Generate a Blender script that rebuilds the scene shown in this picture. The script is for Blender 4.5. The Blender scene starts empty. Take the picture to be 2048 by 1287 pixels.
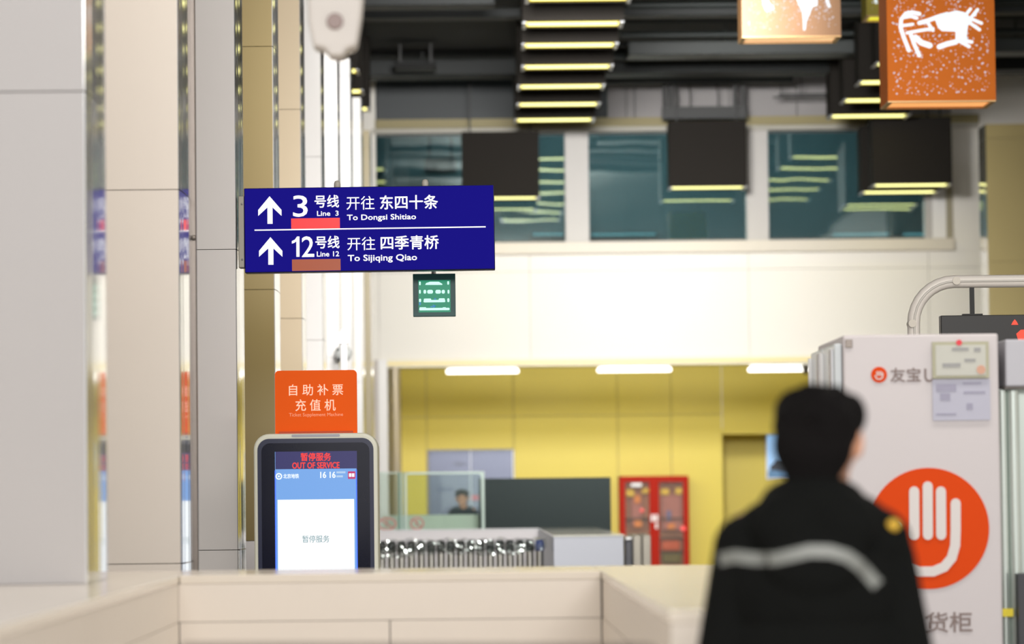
import bpy, bmesh, math, random
from mathutils import Vector, Matrix, Euler
from mathutils.bvhtree import BVHTree
random.seed(7)
S = bpy.context.scene
COL = S.collection
# ------------------------------------------------------------------ camera
F = 7197.0                       # focal length in pixels of a 2048 px wide frame
ROLL, EYE = -0.0110, 1.5
def camrot(yaw, pitch):
    return Matrix.Rotation(-yaw, 3, 'Z') @ Matrix.Rotation(math.pi/2 + pitch, 3, 'X') @ Matrix.Rotation(ROLL, 3, 'Z')
yaw, pitch = 82/F, 344/F
for _ in range(30):              # aim so that the hall's long axis vanishes where the photo's does
    v = camrot(yaw, pitch) @ Vector(((942-1024)/F, (643.5-987.6)/F, -1))
    yaw -= v.x/v.y; pitch -= v.z/v.y
R = camrot(yaw, pitch)
cam = bpy.data.objects.new('camera', bpy.data.cameras.new('camera')); COL.objects.link(cam)
cam.location = (0, 0, EYE); cam.rotation_euler = R.to_euler()
cam.data.sensor_width = 36; cam.data.lens = F*36/2048
cam.data.clip_end = 300
cam.data.dof.use_dof = True; cam.data.dof.focus_distance = 17.9; cam.data.dof.aperture_fstop = 3.0
S.camera = cam
# ------------------------------------------------------------------ world, lights, exposure
w = bpy.data.worlds.new('world'); S.world = w; w.use_nodes = True
w.node_tree.nodes['Background'].inputs[0].default_value = (1, .985, .96, 1)
w.node_tree.nodes['Background'].inputs[1].default_value = .95
def area(name, loc, target, sx, sy, power, col, spread=180):
    l = bpy.data.lights.new(name, 'AREA'); l.shape = 'RECTANGLE'; l.size = sx; l.size_y = sy
    l.energy = power; l.color = col; l.spread = math.radians(spread)
    o = bpy.data.objects.new(name, l); COL.objects.link(o); o.location = loc
    o.rotation_euler = (Vector(target)-Vector(loc)).to_track_quat('-Z', 'Y').to_euler()
    return o
area('ceiling_lamp_near', (1.5, -3, 5.6), (0.5, 12, 1.5), 8, 2, 1300, (1, .97, .94))  # added fill from behind the camera for faces turned toward it
area('ceiling_lamp_middle', (2.5, 12, 6.4), (2.5, 13, 0), 7, .6, 330, (1, .95, .86))
area('ceiling_lamp_concourse', (0.6, 24.0, 5.52), (2.4, 47, 4.4), 2.0, 1.1, 185, (1, .98, .95), 34)  # added wash out of view, brightens the far wall
area('ceiling_lamp_columns', (1.6, 18, 4.6), (-1.3, 32, 1.2), 2.5, .3, 190, (1, .97, .93), 80)  # added light above the frame, lifts the farther column fronts
area('ceiling_lamp_gates', (.3, 28, 5.3), (.6, 36, 1.0), 1.6, .3, 62, (1, .98, .96), 85)  # added light above the frame for the counter and low wall
area('ceiling_lamp_corridor', (2.2, 51.5, 3.6), (2.2, 55.5, 1.6), 6, .3, 215, (1, .97, .9))
S.view_settings.view_transform = 'Standard'; S.view_settings.look = 'None'
S.view_settings.gamma = 1; S.view_settings.use_curve_mapping = False
S.view_settings.exposure = 0.0

# ------------------------------------------------------------------ helpers
def pt(px, py, d):
    v = R @ Vector(((px-1024)/F, (643.5-py)/F, -1)); t = d/v.y
    return v.x*t, EYE + v.z*t
def rect(x0, y0, x1, y1, d):
    ym, xm = (y0+y1)/2, (x0+x1)/2
    return pt(x0, ym, d)[0], pt(x1, ym, d)[0], pt(xm, y1, d)[1], pt(xm, y0, d)[1]
def lin(c):
    return tuple(((v/255)/12.92 if v <= 10 else (((v/255)+.055)/1.055)**2.4) for v in c)
_m = {}
def M(name, rgb, rough=.5, metal=0, emit=0, noise=0, nscale=8, bump=0, bscale=60, stretch=None, coat=0, alpha=1, ior=1.45, ecol=None):
    if name in _m: return _m[name]
    m = bpy.data.materials.new(name); m.use_nodes = True; nt = m.node_tree
    b = nt.nodes['Principled BSDF']; c = lin(rgb)+(1,); ce = c
    if emit > .28: c = tuple(v*.12 for v in c[:3])+(1,)
    b.inputs['Base Color'].default_value = c; b.inputs['Roughness'].default_value = rough
    b.inputs['Metallic'].default_value = metal; b.inputs['Coat Weight'].default_value = coat; b.inputs['IOR'].default_value = ior
    if emit:
        b.inputs['Emission Color'].default_value = lin(ecol)+(1,) if ecol else ce; b.inputs['Emission Strength'].default_value = emit
    if alpha < 1: b.inputs['Alpha'].default_value = alpha
    tc = nt.nodes.new('ShaderNodeTexCoord'); mp = nt.nodes.new('ShaderNodeMapping')
    nt.links.new(tc.outputs['Object'], mp.inputs[0])
    if stretch: mp.inputs['Scale'].default_value = stretch
    if noise:
        n = nt.nodes.new('ShaderNodeTexNoise'); n.inputs['Scale'].default_value = nscale; n.inputs['Detail'].default_value = 4
        nt.links.new(mp.outputs[0], n.inputs[0])
        r = nt.nodes.new('ShaderNodeMapRange'); r.inputs['To Min'].default_value = 1-noise; r.inputs['To Max'].default_value = 1+noise
        nt.links.new(n.outputs[0], r.inputs[0])
        mx = nt.nodes.new('ShaderNodeVectorMath'); mx.operation = 'SCALE'; mx.inputs[0].default_value = c[:3]
        nt.links.new(r.outputs[0], mx.inputs['Scale']); nt.links.new(mx.outputs[0], b.inputs['Base Color'])
    if bump:
        n = nt.nodes.new('ShaderNodeTexNoise'); n.inputs['Scale'].default_value = bscale
        nt.links.new(mp.outputs[0], n.inputs[0])
        bp = nt.nodes.new('ShaderNodeBump'); bp.inputs['Strength'].default_value = bump; bp.inputs['Distance'].default_value = .01
        nt.links.new(n.outputs[0], bp.inputs['Height']); nt.links.new(bp.outputs[0], b.inputs['Normal'])
    _m[name] = m; return m
def glass(name, tint, refl=.12, rough=.02, bump=0, bscale=1.5):
    if name in _m: return _m[name]
    m = bpy.data.materials.new(name); m.use_nodes = True; nt = m.node_tree
    nt.nodes.remove(nt.nodes['Principled BSDF']); out = nt.nodes['Material Output']
    t = nt.nodes.new('ShaderNodeBsdfTransparent'); t.inputs[0].default_value = lin(tint)+(1,)
    g = nt.nodes.new('ShaderNodeBsdfGlossy'); g.inputs['Roughness'].default_value = rough
    g.inputs[0].default_value = (.9, 1, .95, 1)
    mx = nt.nodes.new('ShaderNodeMixShader'); mx.inputs[0].default_value = refl
    nt.links.new(t.outputs[0], mx.inputs[1]); nt.links.new(g.outputs[0], mx.inputs[2]); nt.links.new(mx.outputs[0], out.inputs[0])
    if bump:
        tc = nt.nodes.new('ShaderNodeTexCoord'); n = nt.nodes.new('ShaderNodeTexNoise'); n.inputs['Scale'].default_value = bscale
        nt.links.new(tc.outputs['Object'], n.inputs[0])
        bp = nt.nodes.new('ShaderNodeBump'); bp.inputs['Strength'].default_value = bump; bp.inputs['Distance'].default_value = .1
        nt.links.new(n.outputs[0], bp.inputs['Height']); nt.links.new(bp.outputs[0], g.inputs['Normal'])
    _m[name] = m; return m

ORG = {}
def tag(o, label=None, cat=None, group=None, kind=None):
    if label: o['label'] = label
    if cat: o['category'] = cat
    if group: o['group'] = group
    if kind: o['kind'] = kind
    return o
def thing(name, label, cat, loc, group=None, kind=None):
    o = bpy.data.objects.new(name, None); COL.objects.link(o); o.location = loc
    o.empty_display_size = .1
    ORG[o.name] = Vector(loc)
    return tag(o, label, cat, group, kind)
def link_mesh(name, me, parent):
    o = bpy.data.objects.new(name, me); COL.objects.link(o)
    if parent is not None:
        org = ORG[parent.name]; o.parent = parent
    else:
        vs = [v.co for v in me.vertices]
        xs = [v.x for v in vs]; ys = [v.y for v in vs]; zs = [v.z for v in vs]
        org = Vector(((min(xs)+max(xs))/2, (min(ys)+max(ys))/2, min(zs))); o.location = org
    me.transform(Matrix.Translation(-org)); ORG[o.name] = org
    return o
class MB:
    def __init__(s): s.v = []; s.f = []; s.mi = []; s.sm = []
    def add(s, vs, fs, mi=0, sm=False):
        n = len(s.v); s.v += [tuple(v) for v in vs]
        for f in fs: s.f.append([i+n for i in f]); s.mi.append(mi); s.sm.append(sm)
        return s
    def box(s, x0, x1, y0, y1, z0, z1, mi=0):
        return s.add([(x0,y0,z0),(x1,y0,z0),(x1,y1,z0),(x0,y1,z0),(x0,y0,z1),(x1,y0,z1),(x1,y1,z1),(x0,y1,z1)],
                     [(0,3,2,1),(4,5,6,7),(0,1,5,4),(1,2,6,5),(2,3,7,6),(3,0,4,7)], mi)
    def prism(s, pts, y0, y1, mi=0):         # outline in x,z going round; extruded along y
        a = sum(pts[i][0]*pts[(i+1)%len(pts)][1]-pts[(i+1)%len(pts)][0]*pts[i][1] for i in range(len(pts)))
        if a < 0: pts = pts[::-1]
        n = len(pts); vs = [(x,y0,z) for x,z in pts]+[(x,y1,z) for x,z in pts]
        fs = [tuple(range(n)), tuple(range(2*n-1, n-1, -1))]
        fs += [(i, i+n, (i+1)%n+n, (i+1)%n) for i in range(n)]
        return s.add(vs, fs, mi)
    def plan(s, pts, z0, z1, mi=0, sm=False):  # outline in x,y; extruded upward
        a = sum(pts[i][0]*pts[(i+1)%len(pts)][1]-pts[(i+1)%len(pts)][0]*pts[i][1] for i in range(len(pts)))
        if a < 0: pts = pts[::-1]
        n = len(pts); vs = [(x,y,z0) for x,y in pts]+[(x,y,z1) for x,y in pts]
        s.add(vs, [tuple(range(n-1,-1,-1)), tuple(range(n, 2*n))], mi)
        return s.add(vs, [(i, (i+1)%n, (i+1)%n+n, i+n) for i in range(n)], mi, sm)
    def tube(s, path, r, seg=12, mi=0, caps=True):
        path = [Vector(p) for p in path]; rs = r if isinstance(r, (list, tuple)) else [r]*len(path)
        vs = []; up = None
        for i, p in enumerate(path):
            t = ((path[min(i+1, len(path)-1)]-p).normalized()+(p-path[max(i-1, 0)]).normalized()).normalized()
            if up is None: up = Vector((0,0,1)) if abs(t.z) < .9 else Vector((0,1,0))
            a = t.cross(up).normalized(); b = a.cross(t).normalized(); up = b
            for k in range(seg):
                q = 2*math.pi*k/seg; vs.append(p+(a*math.cos(q)+b*math.sin(q))*rs[i])
        n = len(path); fs = [(i*seg+k, i*seg+(k+1)%seg, (i+1)*seg+(k+1)%seg, (i+1)*seg+k) for i in range(n-1) for k in range(seg)]
        s.add(vs, fs, mi, True)
        if caps: s.add(vs[:seg], [tuple(range(seg-1,-1,-1))], mi); s.add(vs[-seg:], [tuple(range(seg))], mi)
        return s
    def lathe(s, c, prof, seg=20, mi=0):
        vs = [(c[0]+r*math.cos(2*math.pi*k/seg), c[1]+r*math.sin(2*math.pi*k/seg), c[2]+z) for r, z in prof for k in range(seg)]
        fs = [(i*seg+k, i*seg+(k+1)%seg, (i+1)*seg+(k+1)%seg, (i+1)*seg+k) for i in range(len(prof)-1) for k in range(seg)]
        return s.add(vs, fs, mi, True)
    def ball(s, c, r, mi=0, n=12):
        if not isinstance(r, (tuple, list)): r = (r,r,r)
        vs = []; 
        for i in range(n//2+1):
            th = math.pi*i/(n//2)
            for k in range(n):
                ph = 2*math.pi*k/n
                vs.append((c[0]+r[0]*math.sin(th)*math.cos(ph), c[1]+r[1]*math.sin(th)*math.sin(ph), c[2]+r[2]*math.cos(th)))
        fs = [(i*n+k, (i+1)*n+k, (i+1)*n+(k+1)%n, i*n+(k+1)%n) for i in range(n//2) for k in range(n)]
        return s.add(vs, fs, mi, True)
    def mesh(s, name, mats):
        me = bpy.data.meshes.new(name); me.from_pydata(s.v, [], s.f)
        for m in (mats if isinstance(mats, (list, tuple)) else [mats]): me.materials.append(m)
        for p, mi, sm in zip(me.polygons, s.mi, s.sm): p.material_index = mi; p.use_smooth = sm
        me.validate(); me.update(); return me
    def build(s, name, mats, parent=None, bevel=0, seg=2):
        o = link_mesh(name, s.mesh(name, mats), parent)
        if bevel:
            b = o.modifiers.new('bevel', 'BEVEL'); b.width = bevel; b.segments = seg; b.limit_method = 'ANGLE'
        return o
def box(name, x0, x1, y0, y1, z0, z1, mat, parent=None, bevel=0):
    return MB().box(x0, x1, y0, y1, z0, z1).build(name, mat, parent, bevel)
def rrect(x0, x1, z0, z1, r, corners=(1,1,1,1), n=6):    # corners: bl, br, tr, tl
    pts = []
    for (cx, cz, a0), on in zip([(x0+r, z0+r, 180), (x1-r, z0+r, 270), (x1-r, z1-r, 0), (x0+r, z1-r, 90)], corners):
        if on:
            for i in range(n+1):
                a = math.radians(a0+90*i/n); pts.append((cx+r*math.cos(a), cz+r*math.sin(a)))
        else:
            a = math.radians(a0+45); pts.append((cx+(r if math.cos(a) > 0 else -r), cz+(r if math.sin(a) > 0 else -r)))
    return pts
def disc(cx, cz, r, n=28): return [(cx+r*math.cos(2*math.pi*i/n), cz+r*math.sin(2*math.pi*i/n)) for i in range(n)]
def stroke(mb, pts, wd, y0, y1, mi=0, cap=True):         # thick polyline in x,z
    P = [Vector(p) for p in pts]; L = []; Rr = []
    for i, p in enumerate(P):
        t = (P[min(i+1, len(P)-1)]-P[max(i-1, 0)]).normalized(); n = Vector((-t.y, t.x))*wd/2
        L.append(p+n); Rr.append(p-n)
    if cap:
        def arc(c, a, b):   # half circle from a to b around c
            va = a-c; a0 = math.atan2(va.y, va.x); return [c+Vector((math.cos(a0-math.pi*k/6), math.sin(a0-math.pi*k/6)))*wd/2 for k in range(1, 6)]
        poly = L+arc(P[-1], L[-1], Rr[-1])+Rr[::-1]+arc(P[0], Rr[0], L[0])
    else: poly = L+Rr[::-1]
    # quads for the body keep concave paths valid
    n = len(P)
    for i in range(n-1): mb.prism([tuple(L[i]), tuple(L[i+1]), tuple(Rr[i+1]), tuple(Rr[i])], y0, y1, mi)
    if cap:
        for c, a, b in ((P[-1], L[-1], Rr[-1]), (P[0], Rr[0], L[0])): mb.prism([tuple(a)]+[tuple(v) for v in arc(c, a, b)]+[tuple(b)], y0, y1, mi)
    return mb
def text(name, s, r, y, mat, parent, bold=0, depth=.002, keep=None):
    """s fitted into r = (x0,x1,z0,z1), front at plane y, facing the hall's near end"""
    cu = bpy.data.curves.new(name, 'FONT'); cu.body = s; cu.extrude = .01; cu.resolution_u = 3
    t = bpy.data.objects.new(name, cu); COL.objects.link(t)
    bpy.context.view_layer.update()
    me = bpy.data.meshes.new_from_object(t.evaluated_get(bpy.context.evaluated_depsgraph_get()))
    bpy.data.objects.remove(t); bpy.data.curves.remove(cu)
    xs = [v.co.x for v in me.vertices]; ys = [v.co.y for v in me.vertices]
    if not xs: return None
    x0, x1, z0, z1 = r; ax, bx_, ay, by = min(xs), max(xs), min(ys), max(ys)
    for v in me.vertices:
        v.co = (x0+(v.co.x-ax)/(bx_-ax)*(x1-x0), y-depth if v.co.z > 0 else y+.0005, z0+(v.co.y-ay)/(by-ay)*(z1-z0))
    if bold:                                     # heavier strokes: the same outlines laid over each other a hair apart
        h = (z1-z0)*bold*1.1; vs = [v.co.copy() for v in me.vertices]; fs = [tuple(p.vertices) for p in me.polygons]; V = []; FF = []
        for q, (a, b) in enumerate([(0,0),(1,0),(-1,0),(0,1),(0,-1),(.7,.7),(-.7,.7),(.7,-.7),(-.7,-.7)]):
            n = len(V); V += [(v.x+a*h, v.y-(q*.00006 if v.y < y else 0), v.z+b*h) for v in vs]; FF += [tuple(i+n for i in f) for f in fs]
        me = bpy.data.meshes.new(name); me.from_pydata(V, [], FF); me.update()
    me.materials.clear(); me.materials.append(mat); me.name = name
    return link_mesh(name, me, parent)
def kids(o): return [c for c in bpy.data.objects if c.parent == o]
def copy_tree(o, parent=None):
    c = o.copy(); COL.objects.link(c)
    if parent is not None: c.parent = parent
    for ch in list(o.children): copy_tree(ch, c)
    return c
NTH = ['nearest','second nearest','third nearest','fourth nearest','fifth nearest','sixth nearest','seventh nearest','eighth nearest','ninth nearest','farthest']

# ------------------------------------------------------------------ materials
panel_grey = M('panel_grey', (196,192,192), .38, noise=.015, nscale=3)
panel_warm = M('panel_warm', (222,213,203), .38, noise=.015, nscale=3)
panel_beige_lit = M('panel_beige', (168,152,126), .38, noise=.02, nscale=3)  # warm light put into the cladding colour
panel_yellow_lit = M('panel_olive', (150,134,88), .38, noise=.02, nscale=3)  # olive stands in for yellow light on the cladding
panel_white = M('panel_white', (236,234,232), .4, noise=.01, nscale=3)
wall_white = M('wall_white', (238,234,226), .5, noise=.01, nscale=2)
joint = M('joint', (134,128,124), .8, noise=.02)
mirror = M('mirror_steel', (225,226,228), .09, .7, noise=.02, nscale=2, bump=.012, bscale=3, stretch=(12,12,.4))
steel = M('steel', (190,190,190), .28, 1, noise=.03, nscale=6)
chrome = M('chrome', (225,225,228), .1, 1, noise=.01)
brown_metal = M('brown_metal', (120,112,106), .4, .6, noise=.03)
black = M('black', (14,14,14), .5, noise=.05)
dark_ceiling = M('dark_ceiling', (26,28,28), .8, noise=.15, nscale=.6)
duct = M('duct', (20,25,25), .6, noise=.1, nscale=2)
duct_light = M('duct_light', (44,50,49), .5, noise=.1, nscale=2)
box_black = M('box_black', (42,39,36), .8, ior=1.2, noise=.05, nscale=3)
tube_yellow = M('tube_yellow', (255,226,14), .4, emit=1.25)
tube_white = M('tube_white', (255,253,172), .4, emit=2.2)
lamp_white = M('lamp_white', (255,252,245), .4, emit=4)
lamp_cyan = M('lamp_cyan', (150,225,235), .4, emit=1.0)
yellow_panel = M('yellow_panel', (200,182,62), .45, noise=.02, nscale=2)
cream = M('cream', (240,232,205), .45, noise=.02)
stone = M('stone', (224,214,200), .16, noise=.02, nscale=6, coat=.1)
stone_side = M('stone_side', (222,212,200), .35, noise=.02, nscale=6)
floor_m = M('floor_tile', (170,165,158), .25, noise=.05, nscale=2)
white_metal = M('white_metal', (226,226,228), .35, noise=.01)
grey_metal = M('grey_metal', (196,198,204), .35, noise=.01)

# ------------------------------------------------------------------ setting
XL, XR, YB, ZC = -2.7, 7.6, 47.3, 7.0
box('floor', XL, XR, -6, 58.6, -.12, 0, floor_m).__setitem__('kind', 'structure')
def struct(o): o['kind'] = 'structure'; return o
struct(box('ceiling', XL-.2, XR+.2, 4, YB, ZC, ZC+.15, dark_ceiling))
struct(box('wall_left', XL-.2, XL, 4, YB, 0, ZC, panel_white))
struct(box('wall_right', XR, XR+.2, 4, YB, 0, ZC, panel_white))

# far wall with the windows and the low opening below them
wb = struct(thing('wall_back', None, None, (2.5, YB, 3.2)))
zi = pt(1100, 735, YB)[1]; zl0 = pt(1100, 716, YB)[1]; zs0 = pt(1300, 507, YB)[1]; zs1 = pt(1300, 483, YB)[1]
zw1 = pt(1300, 262, YB)[1]; zb0 = pt(1300, 253, YB)[1]; zb1 = pt(1300, 236, YB)[1]
box('backing', XL, XR, YB+.04, YB+.25, zl0, zs0, joint, wb)
vs = [XL, pt(758,600,YB)[0], pt(1060,600,YB)[0], pt(1498,600,YB)[0], pt(1858,600,YB)[0], XR]
hz = [zl0, pt(1300, 540, YB)[1], zs0]
for i in range(5):
    for j in range(2):
        box('wall_panel', vs[i]+.003, vs[i+1]-.003, YB, YB+.04, hz[j]+.003, hz[j+1]-.003, wall_white, wb)
xw0, xw1 = pt(752,370,YB)[0], pt(1905,370,YB)[0]
box('wall_panel', xw1, XR, YB, YB+.3, zs0, ZC, wall_white, wb)
box('wall_panel', XL, xw0, YB, YB+.3, zs0, ZC, wall_white, wb)
# upper band: dark on the left, grey panels on the right
xs_ = [xw0] + [pt(x,200,YB)[0] for x in (1215,1253,1270,1460,1595,1702)] + [xw1]
dark_panel = M('dark_panel', (34,42,46), .5, noise=.1, nscale=1)
grey_panel = M('grey_panel', (150,146,146), .5, noise=.03, nscale=2)
for i in range(7):
    box('wall_panel', xs_[i]+.006, xs_[i+1]-.006, YB+.1, YB+.3, zb0, ZC, dark_panel if i == 0 else grey_panel, wb)
struct(box('trim_1', xw0, xw1+.35, YB-.12, YB+.1, zb0, zb1, M('olive_trim', (146,134,88), .5, noise=.03)))
struct(box('trim_2', xw0-.05, xw1+.35, YB-.04, YB+.12, zw1, zb0, M('frame_grey', (176,172,160), .5, noise=.02)))
sill = struct(box('trim_3', xw0, xw1, YB-.15, YB+.2, zs0, zs1, M('sill', (214,206,192), .45, noise=.02), None, .01))
# windows
pane_m = glass('window_glass', (205,220,222), .30, .02, .018, 1.1)
frame_m = M('window_frame_grey', (188,184,180), .45, noise=.02)
mull = [(1130,1178),(1493,1537),(1850,1905)]
edges = [(752,1130),(1178,1493),(1537,1850)]
for i, ((a, b), (m0, m1)) in enumerate(zip(edges, mull)):
    wn = struct(thing('window_%d' % (i+1), None, None, (pt((a+b)/2, 370, YB)[0], YB, zs1)))
    xa, xb = pt(a,370,YB)[0], pt(b,370,YB)[0]; xm = pt(m1,370,YB)[0]
    box('pane', xa, xb, YB+.12, YB+.135, zs1, zw1, pane_m, wn)
    box('mullion', xb, xm if i < 2 else xb+.09, YB, YB+.16, zs1, zw1, frame_m, wn, .008)
    box('frame_bar', xa, xb, YB+.09, YB+.13, zs1, zs1+.035, M('frame_dark', (60,66,66), .5, noise=.02), wn)
    box('frame_bar', xa, xb, YB+.09, YB+.13, zw1-.03, zw1, _m['frame_dark'], wn)
    if i == 2:
        box('jamb', xb+.09, xm-.09, YB+.02, YB+.16, zs1, zw1, panel_white, wn)
        box('jamb', xm-.09, xm, YB-.02, YB+.16, zs1, zw1, M('jamb_olive', (160,152,128), .5, noise=.02), wn)
# dim room behind the windows
rb = struct(thing('wall_upper_room', None, None, (2.5, 53, 4.3)))
teal = M('teal_wall', (116,130,132), .7, noise=.12, nscale=.8)
box('rear_panel', XL, XR, 53, 53.1, 4.2, ZC, teal, rb)
box('floor_slab', XL, XR, YB+.26, 53.1, 4.1, 4.2, duct, rb)
box('ceiling_slab', XL, XR, YB+.31, 53.1, ZC, ZC+.1, dark_ceiling, rb)
box('side_panel', XL-.1, XL, YB+.3, 53.1, 4.2, ZC, teal, rb); box('side_panel', XR, XR+.1, YB+.3, 53.1, 4.2, ZC, teal, rb)
area('upper_room_lamp', (2.5, 50.0, 6.9), (2.5, 53, 5.0), 6, .5, 270, (.7, .96, 1))
for k, (a, b) in enumerate([(1065,1128),(1182,1312),(1665,1778),(1806,1848)]):
    r = rect(a, 466, b, 471, 52.9)
    o = thing('strip_light', 'pale cyan strip light low behind the %s' % ['left window','middle window','right window, longer piece','right window, short piece at its right end'][k], 'light', ((r[0]+r[1])/2, 52.9, r[2]), 'strip lights behind the windows')
    box('housing', r[0]-.02, r[1]+.02, 52.92, 53, r[2]-.02, r[3]+.02, duct, o); box('diffuser', r[0], r[1], 52.89, 52.92, r[2], r[3], lamp_cyan, o)
r = rect(850, 318, 912, 345, 52)
fan = thing('air_unit', 'dark air unit hanging behind the left window', 'air unit', ((r[0]+r[1])/2, 52, r[2]))
box('casing', r[0], r[1], 51.8, 52.3, r[2], r[3], black, fan, .02); box('hanger', r[0]+.05, r[0]+.08, 52, 52.03, r[3], ZC, duct, fan); box('hanger', r[1]-.08, r[1]-.05, 52, 52.03, r[3], ZC, duct, fan)
r = rect(766, 320, 818, 480, 52.5)
pl = thing('folding_door', 'pale grey panel standing behind the left end of the left window', 'panel', ((r[0]+r[1])/2, 52.5, 4.2))
box('leaf', r[0], (r[0]+r[1])/2-.01, 52.5, 52.55, 4.21, r[3], grey_panel, pl); box('leaf', (r[0]+r[1])/2+.01, r[1], 52.5, 52.55, 4.21, r[3], grey_panel, pl)

# corridor (yellow) behind the opening
YR = 56.0; XJ = pt(802, 900, YR)[0]; ZK = 3.66
struct(box('wall_corridor_left', XL, XJ, YB+.02, YR+.2, 0, ZK, M('jamb_side', (196,188,180), .5, noise=.02)))
struct(box('wall_corridor_right', XR, XR+.2, YB, YR+2, 0, ZK, yellow_panel))
struct(box('ceiling_corridor', XL, XR, YB+.25, YR+2, ZK, ZK+.12, M('corridor_ceiling', (205,198,170), .6, noise=.02)))
fr = struct(thing('trim_4', None, None, (XJ, YB-.05, 0)))
box('frame_post', XJ-.12, XJ, YB-.06, YB+.02, 0, zl0, panel_white, fr)
box('lintel', XJ+.001, XR, YB-.06, YB+.25, zi+.02, zl0, cream, fr, .006)
box('lintel_insert', XJ, XR, YB-.075, YB-.06, zi+.055, zi+.085, M('insert_yellow', (238,214,120), .4, noise=.02), fr)
wr = struct(thing('wall_rear', None, None, (2.5, YR, 0)))
box('backing', XJ, pt(858,950,YR)[0], YR+.02, YR+.1, 0, ZK, joint, wr)
xc = [XJ]+[pt(x, 830, YR)[0] for x in (853,1027,1235,1342,1444)]
zj = pt(1200, 830, YR)[1]; zd = pt(942, 898, YR)[1]; zn = pt(1500, 867, YR)[1]
for i in range(5):
    lo = zd if i == 1 else 0
    if lo < zj:
        box('wall_panel', xc[i]+.004, xc[i+1]-.004, YR, YR+.04, lo, zj-.004, yellow_panel, wr)
    box('wall_panel', xc[i]+.004, xc[i+1]-.004, YR, YR+.04, zj+.004, ZK, yellow_panel, wr)
    if i > 1: box('backing', xc[i], xc[i+1], YR+.05, YR+.1, 0, ZK, joint, wr)
box('backing', xc[1], xc[2], YR+.05, YR+.1, zd, ZK, joint, wr)
box('wall_panel', xc[5]+.004, XR, YR, YR+.04, zn, ZK, yellow_panel, wr)
xn1 = pt(1620, 900, YR)[0]
box('wall_panel', xn1, XR, YR, YR+.04, 0, zn-.004, yellow_panel, wr)
box('recess_panel', xc[5]-.1, xn1+.1, YR+1.3, YR+1.36, 0, zn+.1, yellow_panel, wr)
box('recess_panel', xn1, xn1+.06, YR+.04, YR+1.3, 0, zn+.1, yellow_panel, wr)
box('recess_panel', xc[5]-.06, xc[5], YR+.04, YR+1.3, 0, zn+.1, yellow_panel, wr)
box('recess_panel', xc[5]-.06, xn1+.06, YR+.04, YR+1.3, zn, zn+.08, yellow_panel, wr)
# grey doorway
dr = struct(thing('door_1', None, None, ((xc[1]+xc[2])/2, YR, 0)))
dgrey = M('door_grey', (52,58,78), .3, .3, noise=.03, nscale=2)
xm_ = (xc[1]+xc[2])/2
box('door_leaf', xc[1]+.02, xm_-.006, YR+.1, YR+.15, 0, zd-.02, dgrey, dr); box('door_leaf', xm_+.006, xc[2]-.02, YR+.1, YR+.15, 0, zd-.02, dgrey, dr)
box('door_frame', xc[1], xc[2], YR+.05, YR+.16, zd-.02, zd+.02, M('door_frame', (110,112,116), .4, .4, noise=.02), dr)
r = rect(877, 975, 907, 981, YR+.1); box('door_plate', r[0], r[1], YR+.09, YR+.1, r[2], r[3], M('plate_blue', (52,66,110), .4, noise=.02), dr)
r = rect(943, 990, 957, 999, YR+.1); box('door_sticker', r[0], r[1], YR+.09, YR+.1, r[2], r[3], M('sticker_red', (176,70,90), .4, noise=.02), dr)
r = rect(908, 925, 930, 929, YR+.1); box('door_plate', r[0], r[1], YR+.09, YR+.1, r[2], r[3], M('plate_dark', (74,80,100), .4, noise=.02), dr)
# corridor lights
for k, (a, b, y) in enumerate([(893,1037,743),(1195,1342,740),(1497,1640,739)]):
    d = 53.2; x0 = pt(a, y, d)[0]; x1 = pt(b, y, d)[0]; z = pt((a+b)/2, y, d)[1]
    o = thing('batten_light', '%s of the three white batten lights under the yellow corridor ceiling' % ['leftmost','middle','rightmost'][k], 'light', ((x0+x1)/2, d, z), 'corridor batten lights')
    box('housing', x0+.02, x1-.02, d-.05, d+.05, z+.03, z+.08, white_metal, o); box('diffuser', x0, x1, d-.09, d+.09, z-.02, z+.03, lamp_white, o, .01)
    box('hanger', x0+.2, x0+.22, d, d+.02, z+.08, ZK, white_metal, o); box('hanger', x1-.22, x1-.2, d, d+.02, z+.08, ZK, white_metal, o)
x, z = pt(1612, 744, 49)
o = thing('ceiling_camera', 'small white ceiling camera at the right end of the corridor lights', 'camera', (x, 49, z))
MB().lathe((x,49,z+.01), [(.001,-.04),(.03,-.03),(.042,0),(.042,.03),(.001,.03)]).build('dome', M('dome_grey', (150,150,155), .2, noise=.02), o)
MB().lathe((x,49,z+.04), [(.001,0),(.06,0),(.06,.05),(.02,.06),(.02,ZK-z-.04)]).build('housing', white_metal, o)
# bright picture screen in the recess
r = rect(1535, 870, 1600, 955, YR+1.2)
o = thing('light_box_poster', 'bright blue light box picture of a car in the yellow recess behind the person', 'poster', ((r[0]+r[1])/2, YR+1.2, r[2]))
box('frame', r[0]-.02, r[1]+.02, YR+1.2, YR+1.28, r[2]-.02, r[3]+.02, white_metal, o)
box('picture', r[0], r[1], YR+1.19, YR+1.2, r[2], r[3], M('poster_blue', (156,200,244), .4, emit=.95, noise=.1, nscale=2), o)
box('picture_ground', r[0], r[1], YR+1.185, YR+1.19, r[2], r[2]+.12, M('poster_ground', (90,150,200), .4, emit=.5, noise=.05), o)
c = rect(1540, 918, 1592, 940, YR+1.18)
MB().prism([(c[0],c[2]),(c[1],c[2]),(c[1],c[2]+.09),(c[1]-.1,c[3]),(c[0]+.12,c[3]),(c[0]+.05,c[2]+.11),(c[0],c[2]+.07)], YR+1.175, YR+1.185).build('car_picture', M('poster_car', (52,66,88), .5, emit=.3, noise=.1, nscale=20), o)
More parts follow.
